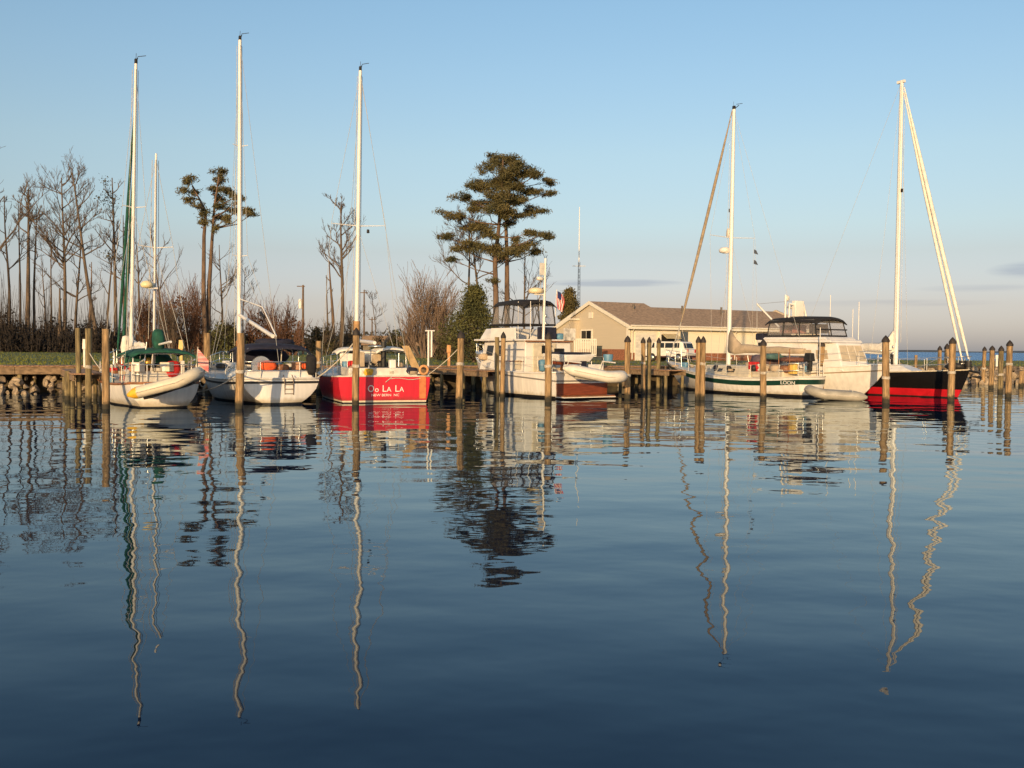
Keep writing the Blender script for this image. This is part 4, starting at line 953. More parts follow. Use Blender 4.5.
# ------------------------------------------------------------------ house
HX, HY = X(628, 80), 80.0
hs = thing('house', 'low tan clubhouse with brown shingle roof and brick base behind the boats', 'house', (HX, HY, GZ), R(30))
SIDE1 = mat('tan lap siding', (0.52, 0.45, 0.345), 0.7, 0.06, 2, stretch=(.2, .2, 30)); SIDE2 = mat('cream lap siding', (0.76, 0.69, 0.54), 0.7, 0.06, 2, stretch=(.2, .2, 30))
BRICK = mat('red brick', (0.30, 0.12, 0.065), 0.9, 0.3, 6, stretch=(1, 1, 2.5)); SHING = mat('brown shingles', (0.43, 0.29, 0.18), 0.9, 0.3, 4, stretch=(1, 1, 5), bump=.02); POLE_ = mat('dull vent pipe', (.12, .1, .08), .6, .2); TRIM = mat('white trim', (0.7, 0.65, 0.55), 0.6, 0.05)
EV, RG, GW, LEN = 2.78, 4.78, 10.6, 21.5; mid = GW / 2
def xyz(u, v, w): return (u, v, w)
MB().box((-.0 + .05, mid, .45), (.16, GW, .9)).build('brick_base', BRICK, hs); MB().box((LEN / 2, .05, .32), (LEN, .16, .62)).build('brick_base', BRICK, hs)
gpoly = [(0, .0), (GW, 0), (GW, EV), (mid, RG), (0, EV)]
MB().prism(gpoly, 0.02, .22, lambda a, b, w: (w, a, b)).build('gable_wall', SIDE1, hs)
MB().prism(gpoly, LEN - .2, LEN, lambda a, b, w: (w, a, b)).build('end_wall', SIDE1, hs)
MB().box((LEN / 2, .11, EV / 2), (LEN - .5, .18, EV)).build('front_wall', SIDE2, hs); MB().box((LEN / 2, GW - .1, EV / 2), (LEN - .5, .18, EV)).build('rear_wall', SIDE2, hs)
def roof(u0, u1, rg, ev, ov, name='roof'):
    b = MB(); th = .14
    for sg in (0, 1):
        v0 = -ov if sg == 0 else GW + ov; e = ev - (rg - ev) / mid * ov
        b.hexa([(u0, v0, e), (u1, v0, e), (u1, mid, rg), (u0, mid, rg), (u0, v0, e + th), (u1, v0, e + th), (u1, mid, rg + th), (u0, mid, rg + th)])
    return b.build(name, SHING, hs)
roof(-.16, 5.6, RG + .02, EV + .02, .45); roof(5.6, LEN + .4, RG - .30, EV, .45)
for sg in (0, 1):
    v0 = -.47 if sg == 0 else GW + .47; e = EV - (RG - EV) / mid * .45
    MB().hexa([(-.22, v0, e - .10), (-.16, v0, e - .10), (-.16, mid, RG - .12), (-.22, mid, RG - .12), (-.22, v0, e + .2), (-.16, v0, e + .2), (-.16, mid, RG + .19), (-.22, mid, RG + .19)]).build('rake_board', TRIM, hs)
    MB().hexa([(LEN + .4, v0, e - .15), (LEN + .46, v0, e - .15), (LEN + .46, mid, RG - .44), (LEN + .4, mid, RG - .44), (LEN + .4, v0, e + .2), (LEN + .46, v0, e + .2), (LEN + .46, mid, RG - .14), (LEN + .4, mid, RG - .14)]).build('rake_board', TRIM, hs)
MB().box((LEN / 2, -.50, EV - .12), (LEN + .8, .06, .26)).build('fascia', TRIM, hs); MB().box((.0, .0, EV / 2 + .3), (.22, .24, EV - .6)).build('corner_board', TRIM, hs)
def win(u, z, w, hh, face='front', panes=2):
    if face == 'front':
        f = MB().box((u, -.02, z), (w + .24, .08, hh + .24)).build('window', TRIM, hs)
        for k in range(panes): MB().box((u - w / 2 + w / panes * (k + .5), -.065, z), (w / panes - .08, .03, hh)).build('pane', WINDOW, f)
    else:
        f = MB().box((-.0, u, z), (.08, w + .24, hh + .24)).build('window', TRIM, hs)
        for k in range(panes): MB().box((-.05, u - w / 2 + w / panes * (k + .5), z), (.03, w / panes - .1, hh)).build('pane', WINDOW, f)
for u in (3.2, 8.5, 13.0): MB().tube([(u, 3.6, 4.0), (u, 3.6, 4.75)], .09, 8).build('roof_vent', POLE_, hs)
MB().tube([(-.1, -.56, EV + .02), (LEN + .3, -.56, EV + .02)], .07, 6).build('gutter', TRIM, hs)
for u in (.35, 11.3): MB().tube([(u, -.5, EV - .1), (u, -.12, EV - .45), (u, -.09, .1)], .05, 6).build('downspout', TRIM, hs)
MB().box((-.02, mid, 3.75), (.08, .55, .5)).build('gable_vent', TRIM, hs)
win(5.9, 2.0, 1.5, .9, 'gable')
dd = MB().box((1.7, -.02, 1.2), (2.1, .07, 2.4)).build('garage_door', mat('white garage door', (.7, .66, .56), .5, .05), hs)
for i in range(3): MB().box((1.7, -.06, .65 + i * .6), (1.95, .012, .5)).build('door_panel', WHITE2, dd)
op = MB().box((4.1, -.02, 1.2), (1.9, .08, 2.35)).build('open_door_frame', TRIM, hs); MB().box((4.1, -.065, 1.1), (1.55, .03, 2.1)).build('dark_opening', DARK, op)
MB().hexa([(3.4, -.7, 1.8), (4.9, -.7, 1.8), (4.9, -.1, 2.15), (3.4, -.1, 2.15), (3.4, -.72, 1.84), (4.9, -.72, 1.84), (4.9, -.1, 2.2), (3.4, -.1, 2.2)]).build('raised_door', mat('tan raised door', (.5, .42, .26), .6, .1), hs)
MB().box((5.75, -.03, 1.9), (.75, .08, 1.0)).build('shutter_panel', mat('slate blue panel', (.07, .09, .12), .6, .2), hs)
win(14.6, 1.55, 1.3, 1.5); win(18.6, 1.5, 1.9, 1.6, panes=3)
for u in (17.3, 20.6): MB().box((u, -.9, 1.2), (.16, .16, 2.4)).build('porch_post', TRIM, hs)
# lower lean-to at the left of the gable
lp = [(7.2, 0), (10.9, 0), (10.9, 1.9), (7.2, 3.3)]
MB().prism(lp, -.9, .03, lambda a, b, w: (w, a, b)).build('lean_to', SIDE1, hs)
MB().hexa([(-1.1, 7.0, 3.38), (.0, 7.0, 3.38), (.0, 11.2, 1.8), (-1.1, 11.2, 1.8), (-1.1, 7.0, 3.52), (.0, 7.0, 3.52), (.0, 11.2, 1.94), (-1.1, 11.2, 1.94)]).build('lean_to_roof', TRIM, hs)
# things by the house
fn = thing('deck_railing', 'white slatted railing on a low deck against the tan gable', 'railing', (X(584.5, 77), 77, GZ), R(8))
MB().box((0, 0, .35), (1.75, .7, .1)).build('platform', WHITE2, fn); MB().box((0, -.3, 1.65), (1.75, .06, .08)).build('top_rail', TRIM, fn); MB().box((0, -.3, .48), (1.75, .06, .08)).build('bottom_rail', TRIM, fn)
for i in range(13): MB().box((-.84 + .14 * i, -.3, 1.06), (.09, .04, 1.1)).build('baluster', TRIM, fn)
ac = thing('air_conditioner', 'dark green utility cabinet right of the white deck railing', 'cabinet', (X(596.5, 77.5), 77.5, GZ), R(10))
MB().box((0, 0, .55), (.75, .6, 1.1)).build('body', mat('dark green cabinet', (.03, .05, .05), .5, .2), ac, bevel=.03); MB().box((0, -.31, .6), (.6, .02, .7)).build('grille', DARK, ac); MB().box((0, 0, 1.13), (.8, .65, .05)).build('lid', DARK, ac)
# parked van
vY = 74.5; vx = X(671, vY)
vn = thing('parked_suv', 'white boxy passenger van with dark windows parked before the house', 'van', (vx, vY, GZ), R(-42)); vn.scale = (.96,) * 3
prof = [(-1.9, .42), (1.75, .42), (1.85, .6), (1.82, .95), (1.62, 1.02), (1.48, 1.48), (1.35, 1.56), (-.95, 1.58), (-1.15, 1.5), (-1.45, 1.06), (-1.95, .95), (-2.0, .6)]
MB().prism(prof, -.75, .75, lambda a, b, w: (a, w * (1 - .1 * max(0, b - .9)), b)).build('body', WHITE, vn, bevel=.05)
for x0, x1, tl in ((-1.3, -1.05, 1), (-.85, -.15, 0), (-.05, .65, 0), (.78, 1.22, 0)):
    MB().hexa([(x0, -.765, 1.08), (x1, -.765, 1.08), (x1, -.72, 1.08), (x0, -.72, 1.08), (x0 + .12 * tl, -.735, 1.46), (x1, -.735, 1.46), (x1, -.69, 1.46), (x0 + .12 * tl, -.69, 1.46)]).build('side_window', WINDOW, vn)
MB().hexa([(1.62, -.6, 1.08), (1.66, -.6, 1.08), (1.66, .6, 1.08), (1.62, .6, 1.08), (1.50, -.58, 1.44), (1.53, -.58, 1.44), (1.53, .58, 1.44), (1.5, .58, 1.44)]).build('rear_window', WINDOW, vn)
MB().hexa([(-1.50, -.6, 1.08), (-1.44, -.6, 1.08), (-1.44, .6, 1.08), (-1.5, .6, 1.08), (-1.22, -.58, 1.46), (-1.16, -.58, 1.46), (-1.16, .58, 1.46), (-1.22, .58, 1.46)]).build('windshield', WINDOW, vn)
for x in (-1.25, 1.15):
    for s_ in (-1, 1):
        w = MB().lathe([(.2, -.09), (.31, -.09), (.33, -.05), (.33, .05), (.31, .09), (.2, .09)], 18, Matrix.Translation((x, s_ * .70, .33)) @ Matrix.Rotation(R(90), 4, 'X')).build('wheel', DARK, vn)
        MB().lathe([(.05, -.11), (.18, -.1), (.2, 0)], 14, Matrix.Translation((x, s_ * .70, .33)) @ Matrix.Rotation(R(90 if s_ < 0 else -90), 4, 'X') @ Matrix.Scale(-1, 4, (0, 0, 1))).build('rim', STEEL, w)
MB().box((-.05, 0, .42), (3.7, 1.48, .16)).build('sill', mat('dark maroon sill', (.06, .02, .02), .5, .2), vn); MB().box((1.86, -.55, .85), (.05, .16, .26)).build('tail_light', REDC, vn); MB().box((1.86, .55, .85), (.05, .16, .26)).build('tail_light', REDC, vn)

# ------------------------------------------------------------------ small dockside things, poles, antenna
def pedestal(px, y0, y1, Y, wpx, m, label, name='power_pedestal'):
    z0, z1 = GZ, Z(px, y0, Y); w = wpx / FPX * Y
    t = thing(name, label, 'power pedestal', (X(px, Y), Y, GZ))
    hgt = max(.3, z1 - z0)
    MB().box((0, 0, hgt * .35), (w * .6, w * .6, hgt * .7)).build('post', m, t, bevel=.01); MB().box((0, 0, hgt * .82), (w, w, hgt * .36), taper=.8).build('head', m, t, bevel=.015)
    return t
pedestal(84.5, 339, 352, 40, 3.5, WHITE2, 'white power pedestal between the left piles'); pedestal(181.5, 340, 352, 46, 5, mat('yellow pedestal', (.6, .42, .14), .6, .1), 'yellow power pedestal behind the ketch awning')
pedestal(449, 345, 366, 48, 4.5, mat('orange wood post', (.55, .27, .1), .7, .2), 'orange wooden dock post right of the red sailboat'); pedestal(997, 355, 368, 64, 3, WHITE, 'white power pedestal among the right-hand piles')
POLE = mat('utility pole wood', (.16, .11, .075), .9, .2, 3)
up = thing('utility_pole', 'slim wooden utility pole with transformer behind the white sloop', 'utility pole', (X(303, 115), 115, GZ))
hp = Z(303, 285, 115) - GZ
MB().tube([(0, 0, -.3), (0, 0, hp)], [.15, .11], 8).build('shaft', POLE, up); MB().lathe([(.2, hp - 2.7), (.22, hp - 2.6), (.22, hp - 1.7), (.12, hp - 1.6)], 12, Matrix.Translation((-.32, 0, 0))).build('transformer', ALU, up); MB().box((-.25, 0, hp - .15), (.9, .1, .1)).build('crossarm', POLE, up)
an = thing('radio_tower', 'thin lattice radio mast with a tall white whip antenna beyond the house', 'antenna mast', (X(578, 150), 150, GZ))
zt = Z(578, 262, 150) - GZ; zw = Z(578, 207, 150) - GZ
lt = MB(); k = 16
for i in range(3):
    a = i * 2.094; q0 = V((.3 * math.cos(a), .3 * math.sin(a), 0)); q1 = V((.16 * math.cos(a), .16 * math.sin(a), zt)); lt.tube([q0, q1], .035, 4)
    a2 = (i + 1) * 2.094; r0 = V((.3 * math.cos(a2), .3 * math.sin(a2), 0)); r1 = V((.16 * math.cos(a2), .16 * math.sin(a2), zt))
    for j in range(k): lt.tube([lerp(q0, q1, j / k), lerp(r0, r1, (j + 1) / k)], .022, 3)
lt.build('lattice', mat('dull tower steel', (.12, .12, .12), .6, .2), an); MB().tube([(0, 0, zt), (0, 0, zw)], [.085, .05], 6).build('whip', WHITE, an)
MB().tube([(-1.0, 0, zt - .6), (1.0, 0, zt - .6)], .05, 5).build('crossarm', ALU, an)
for px, yt, Y in ((372, 317, 170), (364, 290, 150)):
    t = thing('utility_pole', 'distant thin pole left of the round bare thicket' if px == 372 else 'distant dead snag-like pole just right of the red boat mast', 'utility pole', (X(px, Y), Y, GZ))
    MB().tube([(0, 0, -.3), (0, 0, Z(px, yt, Y) - GZ)], [.17, .1], 6).build('shaft', POLE, t); MB().box((0, 0, Z(px, yt, Y) - GZ - .4), (1.2, .12, .12)).build('crossarm', POLE, t)
sh = thing('shed', 'long low shed with tan roof beyond the red sailboat', 'shed', (X(390, 150), 150, GZ), R(8))
MB().box((0, 0, .6), (8.0, 5, 1.2)).build('wall', mat('shed wall', (.2, .17, .13), .8, .2), sh)
MB().hexa([(-4.3, -2.9, 1.15), (4.3, -2.9, 1.15), (4.3, 2.9, 1.15), (-4.3, 2.9, 1.15), (-4.1, -.2, 2.6), (4.1, -.2, 2.6), (4.1, .2, 2.6), (-4.1, .2, 2.6)]).build('roof', mat('tan shed roof', (.38, .24, .13), .85, .15, 3), sh)

# ------------------------------------------------------------------ trees
BARK = mat('grey brown bark', (.13, .095, .068), .95, .35, 3, stretch=(1, 1, .3), bump=.03); BARKD = mat('dark bark', (.060, .045, .035), .95, .35, 3, stretch=(1, 1, .3), bump=.03)
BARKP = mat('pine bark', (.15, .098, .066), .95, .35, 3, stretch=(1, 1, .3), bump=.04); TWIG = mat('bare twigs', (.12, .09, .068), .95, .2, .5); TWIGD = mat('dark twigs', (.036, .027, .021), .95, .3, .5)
TWIGR = mat('russet twigs', (.15, .075, .045), .95, .35, .35); NEEDLE = mat('pine needles', (.105, .084, .028), .8, .4, .45, col2=(.040, .044, .016), detail=3)
CEDAR = mat('cedar foliage', (.088, .085, .022), .85, .4, .8, col2=(.035, .042, .012), detail=3); RUST = mat('russet leaves', (.13, .055, .025), .85, .4, .5); OLIVE = mat('olive leaves', (.075, .065, .025), .85, .4, .5)
BRUSH = mat('shade-darkened thicket leaves', (.014, .010, .008), .95, .5, .4)  # leaf colour darkened to hold the shade lying on the left woods

def leaf(mb, c, s, r_, e0=.35, e1=.7):
    u = V((r_.gauss(0, 1), r_.gauss(0, 1), r_.gauss(0, 1))).normalized(); w = u.orthogonal().normalized()
    a = r_.uniform(0, 6.28); w = (w * math.cos(a) + u.cross(w) * math.sin(a)); q = u.cross(w)
    i = len(mb.v); e = r_.uniform(e0, e1)
    for f, g in ((-1, 0), (0, -e), (1, 0), (0, e)): mb.v.append(tuple(c + w * s * f + q * s * g))
    mb.f.append((i, i + 1, i + 2, i + 3)); mb.sm.append(False)
def cluster(mb, c, rx, ry, rz, n, s, r_, shell=.35, e0=.35, e1=.7):
    for _ in range(n):
        d = V((r_.gauss(0, .52), r_.gauss(0, .52), r_.gauss(0, .52)))
        leaf(mb, c + V((d.x * rx, d.y * ry, d.z * rz)), s * r_.uniform(.6, 1.3), r_, e0, e1)
def branch(mb, p, d, L, r, lev, r_, up=.12, spread=.7, kids=(3, 5), crook=.16, minr=.012, start=.3):
    k = 5; pts = [p]; dirs = [d]; q = p; dd = d.copy()
    for i in range(k):
        dd = (dd + V((r_.gauss(0, crook), r_.gauss(0, crook), r_.gauss(0, crook) + up * .3))).normalized(); q = q + dd * (L / k); pts.append(q); dirs.append(dd.copy())
    mb.tube(pts, [max(minr, r * (1 - .65 * i / k)) for i in range(k + 1)], 5 if r > .05 else 3, cap=False)
    if lev <= 0: return
    for _ in range(r_.randint(*kids)):
        f = r_.uniform(start, 1.0); i = min(k - 1, int(f * k)); o = lerp(pts[i], pts[i + 1], f * k - i)
        e = dirs[i].orthogonal().normalized(); a = r_.uniform(0, 6.28); e = (e * math.cos(a) + dirs[i].cross(e) * math.sin(a))
        nd = (dirs[i] * (1 - spread * .5) + e * spread + V((0, 0, up))).normalized()
        branch(mb, o, nd, L * r_.uniform(.4, .65), r * .5, lev - 1, r_, up, spread, kids, crook, minr)

def bare_tree(px, Y, ytop, label, seed, lean=0.0, r=.22, nb=9, start=.5, bl=.22, lev=2, mt=None, mw=None, group='bare trees in the left woods', tufts=0, fork=False, name='bare_tree', ybase=None):
    r_ = random.Random(seed); H = Z(px, ytop, Y) - GZ
    t = thing(name, label, 'tree', (X(px, Y), Y, GZ), 0, group)
    pts = []; k = 10; wx, wy = r_.gauss(0, .12), r_.gauss(0, .12)
    for i in range(k + 1):
        f = i / k; pts.append(V((lean * f + wx * math.sin(f * 5), wy * math.sin(f * 4), H * f - .3 * (i == 0))))
    MB().tube(pts, [r * (1 - .78 * (i / k)) for i in range(k + 1)], 7).build('trunk', mt or BARK, t)
    c = MB()
    for j in range(nb):
        f = r_.uniform(start, .97); i = min(k - 1, int(f * k)); p = lerp(pts[i], pts[i + 1], f * k - i); a = r_.uniform(0, 6.28)
        d = V((math.cos(a), math.sin(a), r_.uniform(.35, 1.1))).normalized()
        branch(c, p, d, H * bl * r_.uniform(.6, 1.2) * (1.3 - f) * 1.25, r * (.5 - .25 * f), lev, r_, .24, .5, (3, 5), .12, minr=.013)
    if c.v: c.build('branches', mw or TWIG, t)
    if tufts:
        b = MB()
        for j in range(tufts):
            f = r_.uniform(start, 1.0); i = min(k - 1, int(f * k)); p = lerp(pts[i], pts[i + 1], f * k - i)
            cluster(b, p + V((r_.gauss(0, .6), r_.gauss(0, .6), 0)), .7, .7, .6, 60, .12, r_)
        b.build('foliage', OLIVE, t)
    return t
GW_ = 'bare trees in the left woods'
for a in [
    dict(px=-24, Y=80, ytop=160, label='nearest bare tree cut by the left edge with branches reaching in', seed=1, r=.3, nb=12, start=.35, bl=.3, lev=3),
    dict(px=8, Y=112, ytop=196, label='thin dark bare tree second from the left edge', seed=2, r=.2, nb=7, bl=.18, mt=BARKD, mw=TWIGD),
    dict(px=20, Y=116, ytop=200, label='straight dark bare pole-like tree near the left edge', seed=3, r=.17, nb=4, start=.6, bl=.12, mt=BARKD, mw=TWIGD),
    dict(px=27, Y=118, ytop=190, label='tall thick forked tree with a fan of twigs at its top', seed=4, lean=.4, r=.34, nb=14, start=.72, bl=.16, lev=3),
    dict(px=36, Y=119, ytop=208, label='slim tree touching the right side of the tall forked one', seed=5, r=.2, nb=6, start=.6, bl=.14),
    dict(px=52, Y=126, ytop=235, label='short slim tree between forked and spreading bare trees', seed=6, r=.16, nb=6, start=.5, bl=.16),
    dict(px=60, Y=112, ytop=288, label='broken pale snag with a snapped top in the left woods', seed=7, r=.3, nb=1, start=.5, bl=.08, lev=1),
    dict(px=64, Y=118, ytop=178, label='wide spreading bare tree left of the leaning trunk', seed=8, r=.26, nb=22, start=.45, bl=.26, lev=3),
    dict(px=75, Y=122, ytop=232, label='V-shaped bare tree under the leaning trunk', seed=9, lean=.8, r=.22, nb=8, start=.4, bl=.24),
    dict(px=100, Y=112, ytop=168, label='tall bare tree leaning left above the three piles', seed=10, lean=-3.2, r=.26, nb=12, start=.5, bl=.18, lev=3),
    dict(px=91, Y=120, ytop=262, label='short reddish stub tree left of the leaning tree base', seed=11, r=.2, nb=3, start=.5, bl=.1, mt=BARKP),
    dict(px=108, Y=121, ytop=238, label='slim forked tree right of the leaning tree base', seed=12, lean=.5, r=.18, nb=7, start=.4, bl=.2),
    dict(px=116, Y=118, ytop=178, label='tall tree with olive leaf tufts just left of the ketch mast', seed=13, lean=-.3, r=.26, nb=12, start=.55, bl=.13, lev=2, tufts=7),
    dict(px=44, Y=130, ytop=255, label='thin far tree low between the forked and spreading trees', seed=14, r=.15, nb=6, start=.4, bl=.2),
    dict(px=124, Y=126, ytop=215, label='thin tree half hidden behind the ketch furled sails', seed=15, r=.2, nb=9, start=.5, bl=.15, tufts=3),
    dict(px=142, Y=115, ytop=245, label='crooked tree between the two ketch masts', seed=16, lean=-.6, r=.2, nb=9, start=.4, bl=.24),
    dict(px=172, Y=112, ytop=232, label='slender tree leaning left beside the ketch mizzen mast', seed=17, lean=-2.6, r=.18, nb=10, start=.4, bl=.26),
    dict(px=222, Y=116, ytop=245, label='small bare tree right of the twin-trunk pine', seed=18, lean=-.2, r=.17, nb=12, start=.35, bl=.26, lev=2),
    dict(px=244, Y=122, ytop=268, label='thin bare tree behind the white sloop mast', seed=19, r=.12, nb=9, start=.35, bl=.25, lev=2),
    dict(px=341, Y=105, ytop=205, label='tall bare tree with spreading top left of the red boat mast', seed=20, lean=.1, r=.26, nb=13, start=.5, bl=.2, lev=3),
    dict(px=333, Y=106, ytop=262, label='broken snag at the left foot of the spreading bare tree', seed=21, lean=-.3, r=.24, nb=2, start=.5, bl=.08, lev=1, mt=BARKP),
    dict(px=327, Y=108, ytop=275, label='thin snag leftmost beside the spreading bare tree', seed=22, r=.14, nb=3, start=.5, bl=.1, lev=1),
    dict(px=374, Y=135, ytop=292, label='faint far bare sapling left of the round bare thicket', seed=23, r=.1, nb=10, start=.2, bl=.25),
    dict(px=487, Y=112, ytop=215, label='bare tree leaning left beneath the big pine', seed=24, lean=-2.2, r=.2, nb=13, start=.45, bl=.26, lev=3),
    dict(px=472, Y=112, ytop=215, label='pale bare tree left of the big pine trunk', seed=25, lean=-.6, r=.2, nb=12, start=.4, bl=.22, lev=3),
    dict(px=524, Y=114, ytop=240, label='small bare tree right of the big pine trunk', seed=26, r=.15, nb=12, start=.3, bl=.26, lev=2),
]: bare_tree(**a)

def pine(px, Y, trunks, clumps, label, seed, dens=150, name='pine_tree', fsz=.21, grow=1.0):
    r_ = random.Random(seed); B = W(px, 349, Y); B.z = GZ
    t = thing(name, label, 'tree', B)
    L = []
    for pts, r0, r1, dy in trunks:
        k = len(pts); q = [W(x, y, Y + dy) - B for x, y in pts]; q[0].z = -.3
        fine = []
        for i in range(k - 1):
            for j in range(3): fine.append(lerp(q[i], q[i + 1], j / 3))
        fine.append(q[-1]); n = len(fine)
        MB().tube(fine, [lerp(r0, r1, i / (n - 1)) for i in range(n)], 8).build('trunk', BARKP, t); L.append(fine)
    lm = MB(); fo = MB(); s = Y / FPX
    for cx, cy, rx, ry in clumps:
        rx *= grow; ry *= grow
        dy = r_.uniform(-1, 1) * 3.2; c = W(cx, cy, Y + dy) - B
        fine = min(L, key=lambda f: min((p - c).length for p in f))
        cand = [p for p in fine if p.z < c.z - .3] or [fine[0]]
        a = min(cand, key=lambda p: (p - c).length + abs((c.z - p.z) - .25 * math.hypot(p.x - c.x, p.y - c.y)) * 1.2)
        m1 = lerp(a, c, .5) + V((r_.gauss(0, .2), r_.gauss(0, .2), -.25)); ln = (c - a).length
        lm.tube([a, lerp(a, m1, .6), m1, lerp(m1, c, .6), c], [min(.11, .02 * ln + .03), .06, .05, .035, .02], 5, cap=False)
        for _ in range(5):
            e = c + V((r_.uniform(-1, 1) * rx * s, r_.uniform(-1, 1) * rx * s, r_.uniform(-.4, .7) * ry * s)); lm.tube([lerp(m1, c, r_.uniform(.3, .9)), e], [.03, .014], 3, cap=False)
        nsub = max(5, int(rx * ry / 6))
        for _ in range(nsub):
            o = c + V((r_.gauss(0, .5) * rx * s, r_.gauss(0, .5) * rx * s, r_.gauss(0, .42) * ry * s)); q_ = r_.uniform(.25, .5)
            cluster(fo, o, rx * s * q_ + .2, rx * s * q_ + .2, ry * s * q_ + .12, int(dens * rx * ry / 15 / nsub) + 18, fsz, r_, .5, .10, .24)
    lm.build('limbs', BARKP, t); fo.build('needles', NEEDLE, t, recalc=False)
    return t
big = [(504, 178, 10, 6), (497, 206, 6, 5), (508, 224, 6, 4), (496, 160, 10, 5), (511, 161, 10, 5), (522, 164, 7, 4), (489, 169, 7, 5), (507, 171, 13, 6), (524, 173, 9, 5), (537, 175, 6, 4), (545, 183, 7, 3), (472, 185, 7, 4.5), (485, 188, 9, 5), (500, 184, 12, 7), (515, 186, 9, 6),
       (528, 191, 9, 5), (546.5, 193.5, 8, 3), (463, 198, 8, 4), (479, 203, 9, 4), (498, 198, 12, 6), (511, 200, 9, 6), (522, 201, 8, 4), (474, 209, 7, 3), (489, 211, 9, 4), (502, 212, 8, 5), (517, 215, 9, 4), (530, 211, 8, 4), (541, 211, 5, 2.5),
       (451, 214, 8, 4), (462, 216, 7, 3), (472, 226, 9, 4.5), (484, 227, 9, 5), (490, 235, 7, 4), (515, 238, 6, 3), (530, 233, 8, 3), (542, 234, 7, 3), (550, 237, 5, 2), (446, 238, 8, 4), (461, 246, 9, 5), (477, 247, 9, 5), (492, 249, 10, 5), (507, 251, 10, 5),
       (522, 246, 10, 5), (535, 251, 6, 4), (451, 259, 6, 2.5), (496, 257, 7, 4), (493, 280, 4, 2)]
pine(500, 108, [([(496, 349), (496, 300), (495, 262), (499, 225), (502, 190), (503, 160)], .36, .08, 0), ([(507, 349), (507, 300), (507, 262), (506, 225), (509, 195), (513, 168)], .34, .07, 1.5)], big,
     'tall loblolly pine with tiered dark crown, the largest tree in the middle', 3, 290, grow=1.1)
TWS = .95; twin = [(190, 181, 7, 5), (182, 190, 5, 3), (195, 192, 5, 4), (189, 201, 6, 4), (199, 206, 4, 3), (203, 214, 5, 4), (204, 223, 4, 4), (220, 171, 7, 4), (221, 179, 6, 5), (214, 189, 6, 4), (226, 190, 7, 5), (218, 198, 6, 5), (233, 198, 7, 4), (241, 199, 4, 3), (221, 206, 6, 4), (229, 209, 5, 3), (217, 218, 6, 4),
        (227, 219, 7, 4), (238, 212, 6, 4), (247, 211, 6, 4), (252, 214, 4, 2), (216, 228, 3, 3)]
pine(208, 100, [([(206, 347), (203.5, 290), (204, 236), (206, 212), (200, 200), (192, 186)], .27, .05, 0), ([(208, 347), (209, 290), (212, 241), (214.5, 205), (219, 176)], .27, .06, .6)], [(a_, b_, c_ * TWS, d_ * TWS) for a_, b_, c_, d_ in twin], 'twin-trunked pine with small tufted crowns behind the white sloop', 4, 190)

def thicket(px, Y, ytop, wpx, label, seed, n, mw, lev=2, leaves=0, ml=None, group='shrubs beyond the lawn', name='bare_shrub', ysp=.6, fan=.5, sc=.92):
    r_ = random.Random(seed); H = Z(px, ytop, Y) - GZ; Wd = wpx / FPX * Y
    t = thing(name, label, 'shrub', (X(px, Y), Y, GZ), 0, group); c = MB()
    for _ in range(n):
        f = r_.uniform(-1, 1); x = f * Wd * .5 * (1 - fan); hh = H * math.sqrt(max(.1, 1 - f * f * .75)) * r_.uniform(.6, 1.0) * sc
        d = V((f * fan * Wd * .5 / max(hh, .1) + r_.gauss(0, .08), r_.gauss(0, .25), 1)).normalized()
        branch(c, V((x, r_.uniform(-1, 1) * Wd * .25 * ysp, -.1)), d, hh, .05, lev, r_, .25, .45, (4, 7), .07, .013, .25)
    c.build('stems', mw, t)
    if leaves:
        b = MB()
        for _ in range(leaves // 30):
            f = r_.uniform(-1, 1); g = r_.uniform(.1, .95); e = math.sqrt(max(0, 1 - f * f)); cluster(b, V((f * Wd * .45, r_.uniform(-1, 1) * Wd * .25, g * H * e * .9)), Wd * .09 + .2, Wd * .09 + .2, H * .08 + .15, 30, .13, r_, .5)
        b.build('leaves', ml, t, recalc=False)
    return t
thicket(427, 86, 268, 64, 'big round bare thicket of upright stems between red boat and cedar', 31, 58, mat('thicket stems', (.21, .145, .105), .95, .2, .5), 2, fan=.75, sc=.70)
for px, Y, yt, w, lab, sd, n, mw, lv, ml in [
    (150, 104, 300, 34, 'brown bare shrub behind the ketch mizzen', 41, 26, TWIGR, 500, RUST), (183, 100, 288, 36, 'russet shrub left of the twin-trunk pine', 42, 30, TWIGR, 1300, RUST), (170, 96, 310, 22, 'low pale bare shrub under the leaning slender tree', 43, 20, TWIG, 0, None),
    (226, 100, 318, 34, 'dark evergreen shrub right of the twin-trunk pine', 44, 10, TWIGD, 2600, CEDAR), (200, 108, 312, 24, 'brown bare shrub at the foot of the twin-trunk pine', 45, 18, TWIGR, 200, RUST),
    (262, 102, 305, 40, 'russet leafy shrub behind the sloop boom', 46, 26, TWIGR, 1500, RUST), (288, 100, 312, 34, 'loose reddish shrub left of the utility pole', 47, 26, TWIGR, 400, RUST), (322, 104, 322, 26, 'olive shrub right of the utility pole', 48, 10, TWIG, 1600, OLIVE),
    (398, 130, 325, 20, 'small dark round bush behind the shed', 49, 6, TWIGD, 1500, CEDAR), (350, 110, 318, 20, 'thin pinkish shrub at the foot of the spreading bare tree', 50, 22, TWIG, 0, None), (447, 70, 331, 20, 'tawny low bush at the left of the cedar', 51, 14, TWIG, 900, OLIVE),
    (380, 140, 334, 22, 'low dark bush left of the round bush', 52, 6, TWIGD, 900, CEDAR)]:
    thicket(px, Y, yt, w, lab, sd, n, mw, 2, lv, ml)
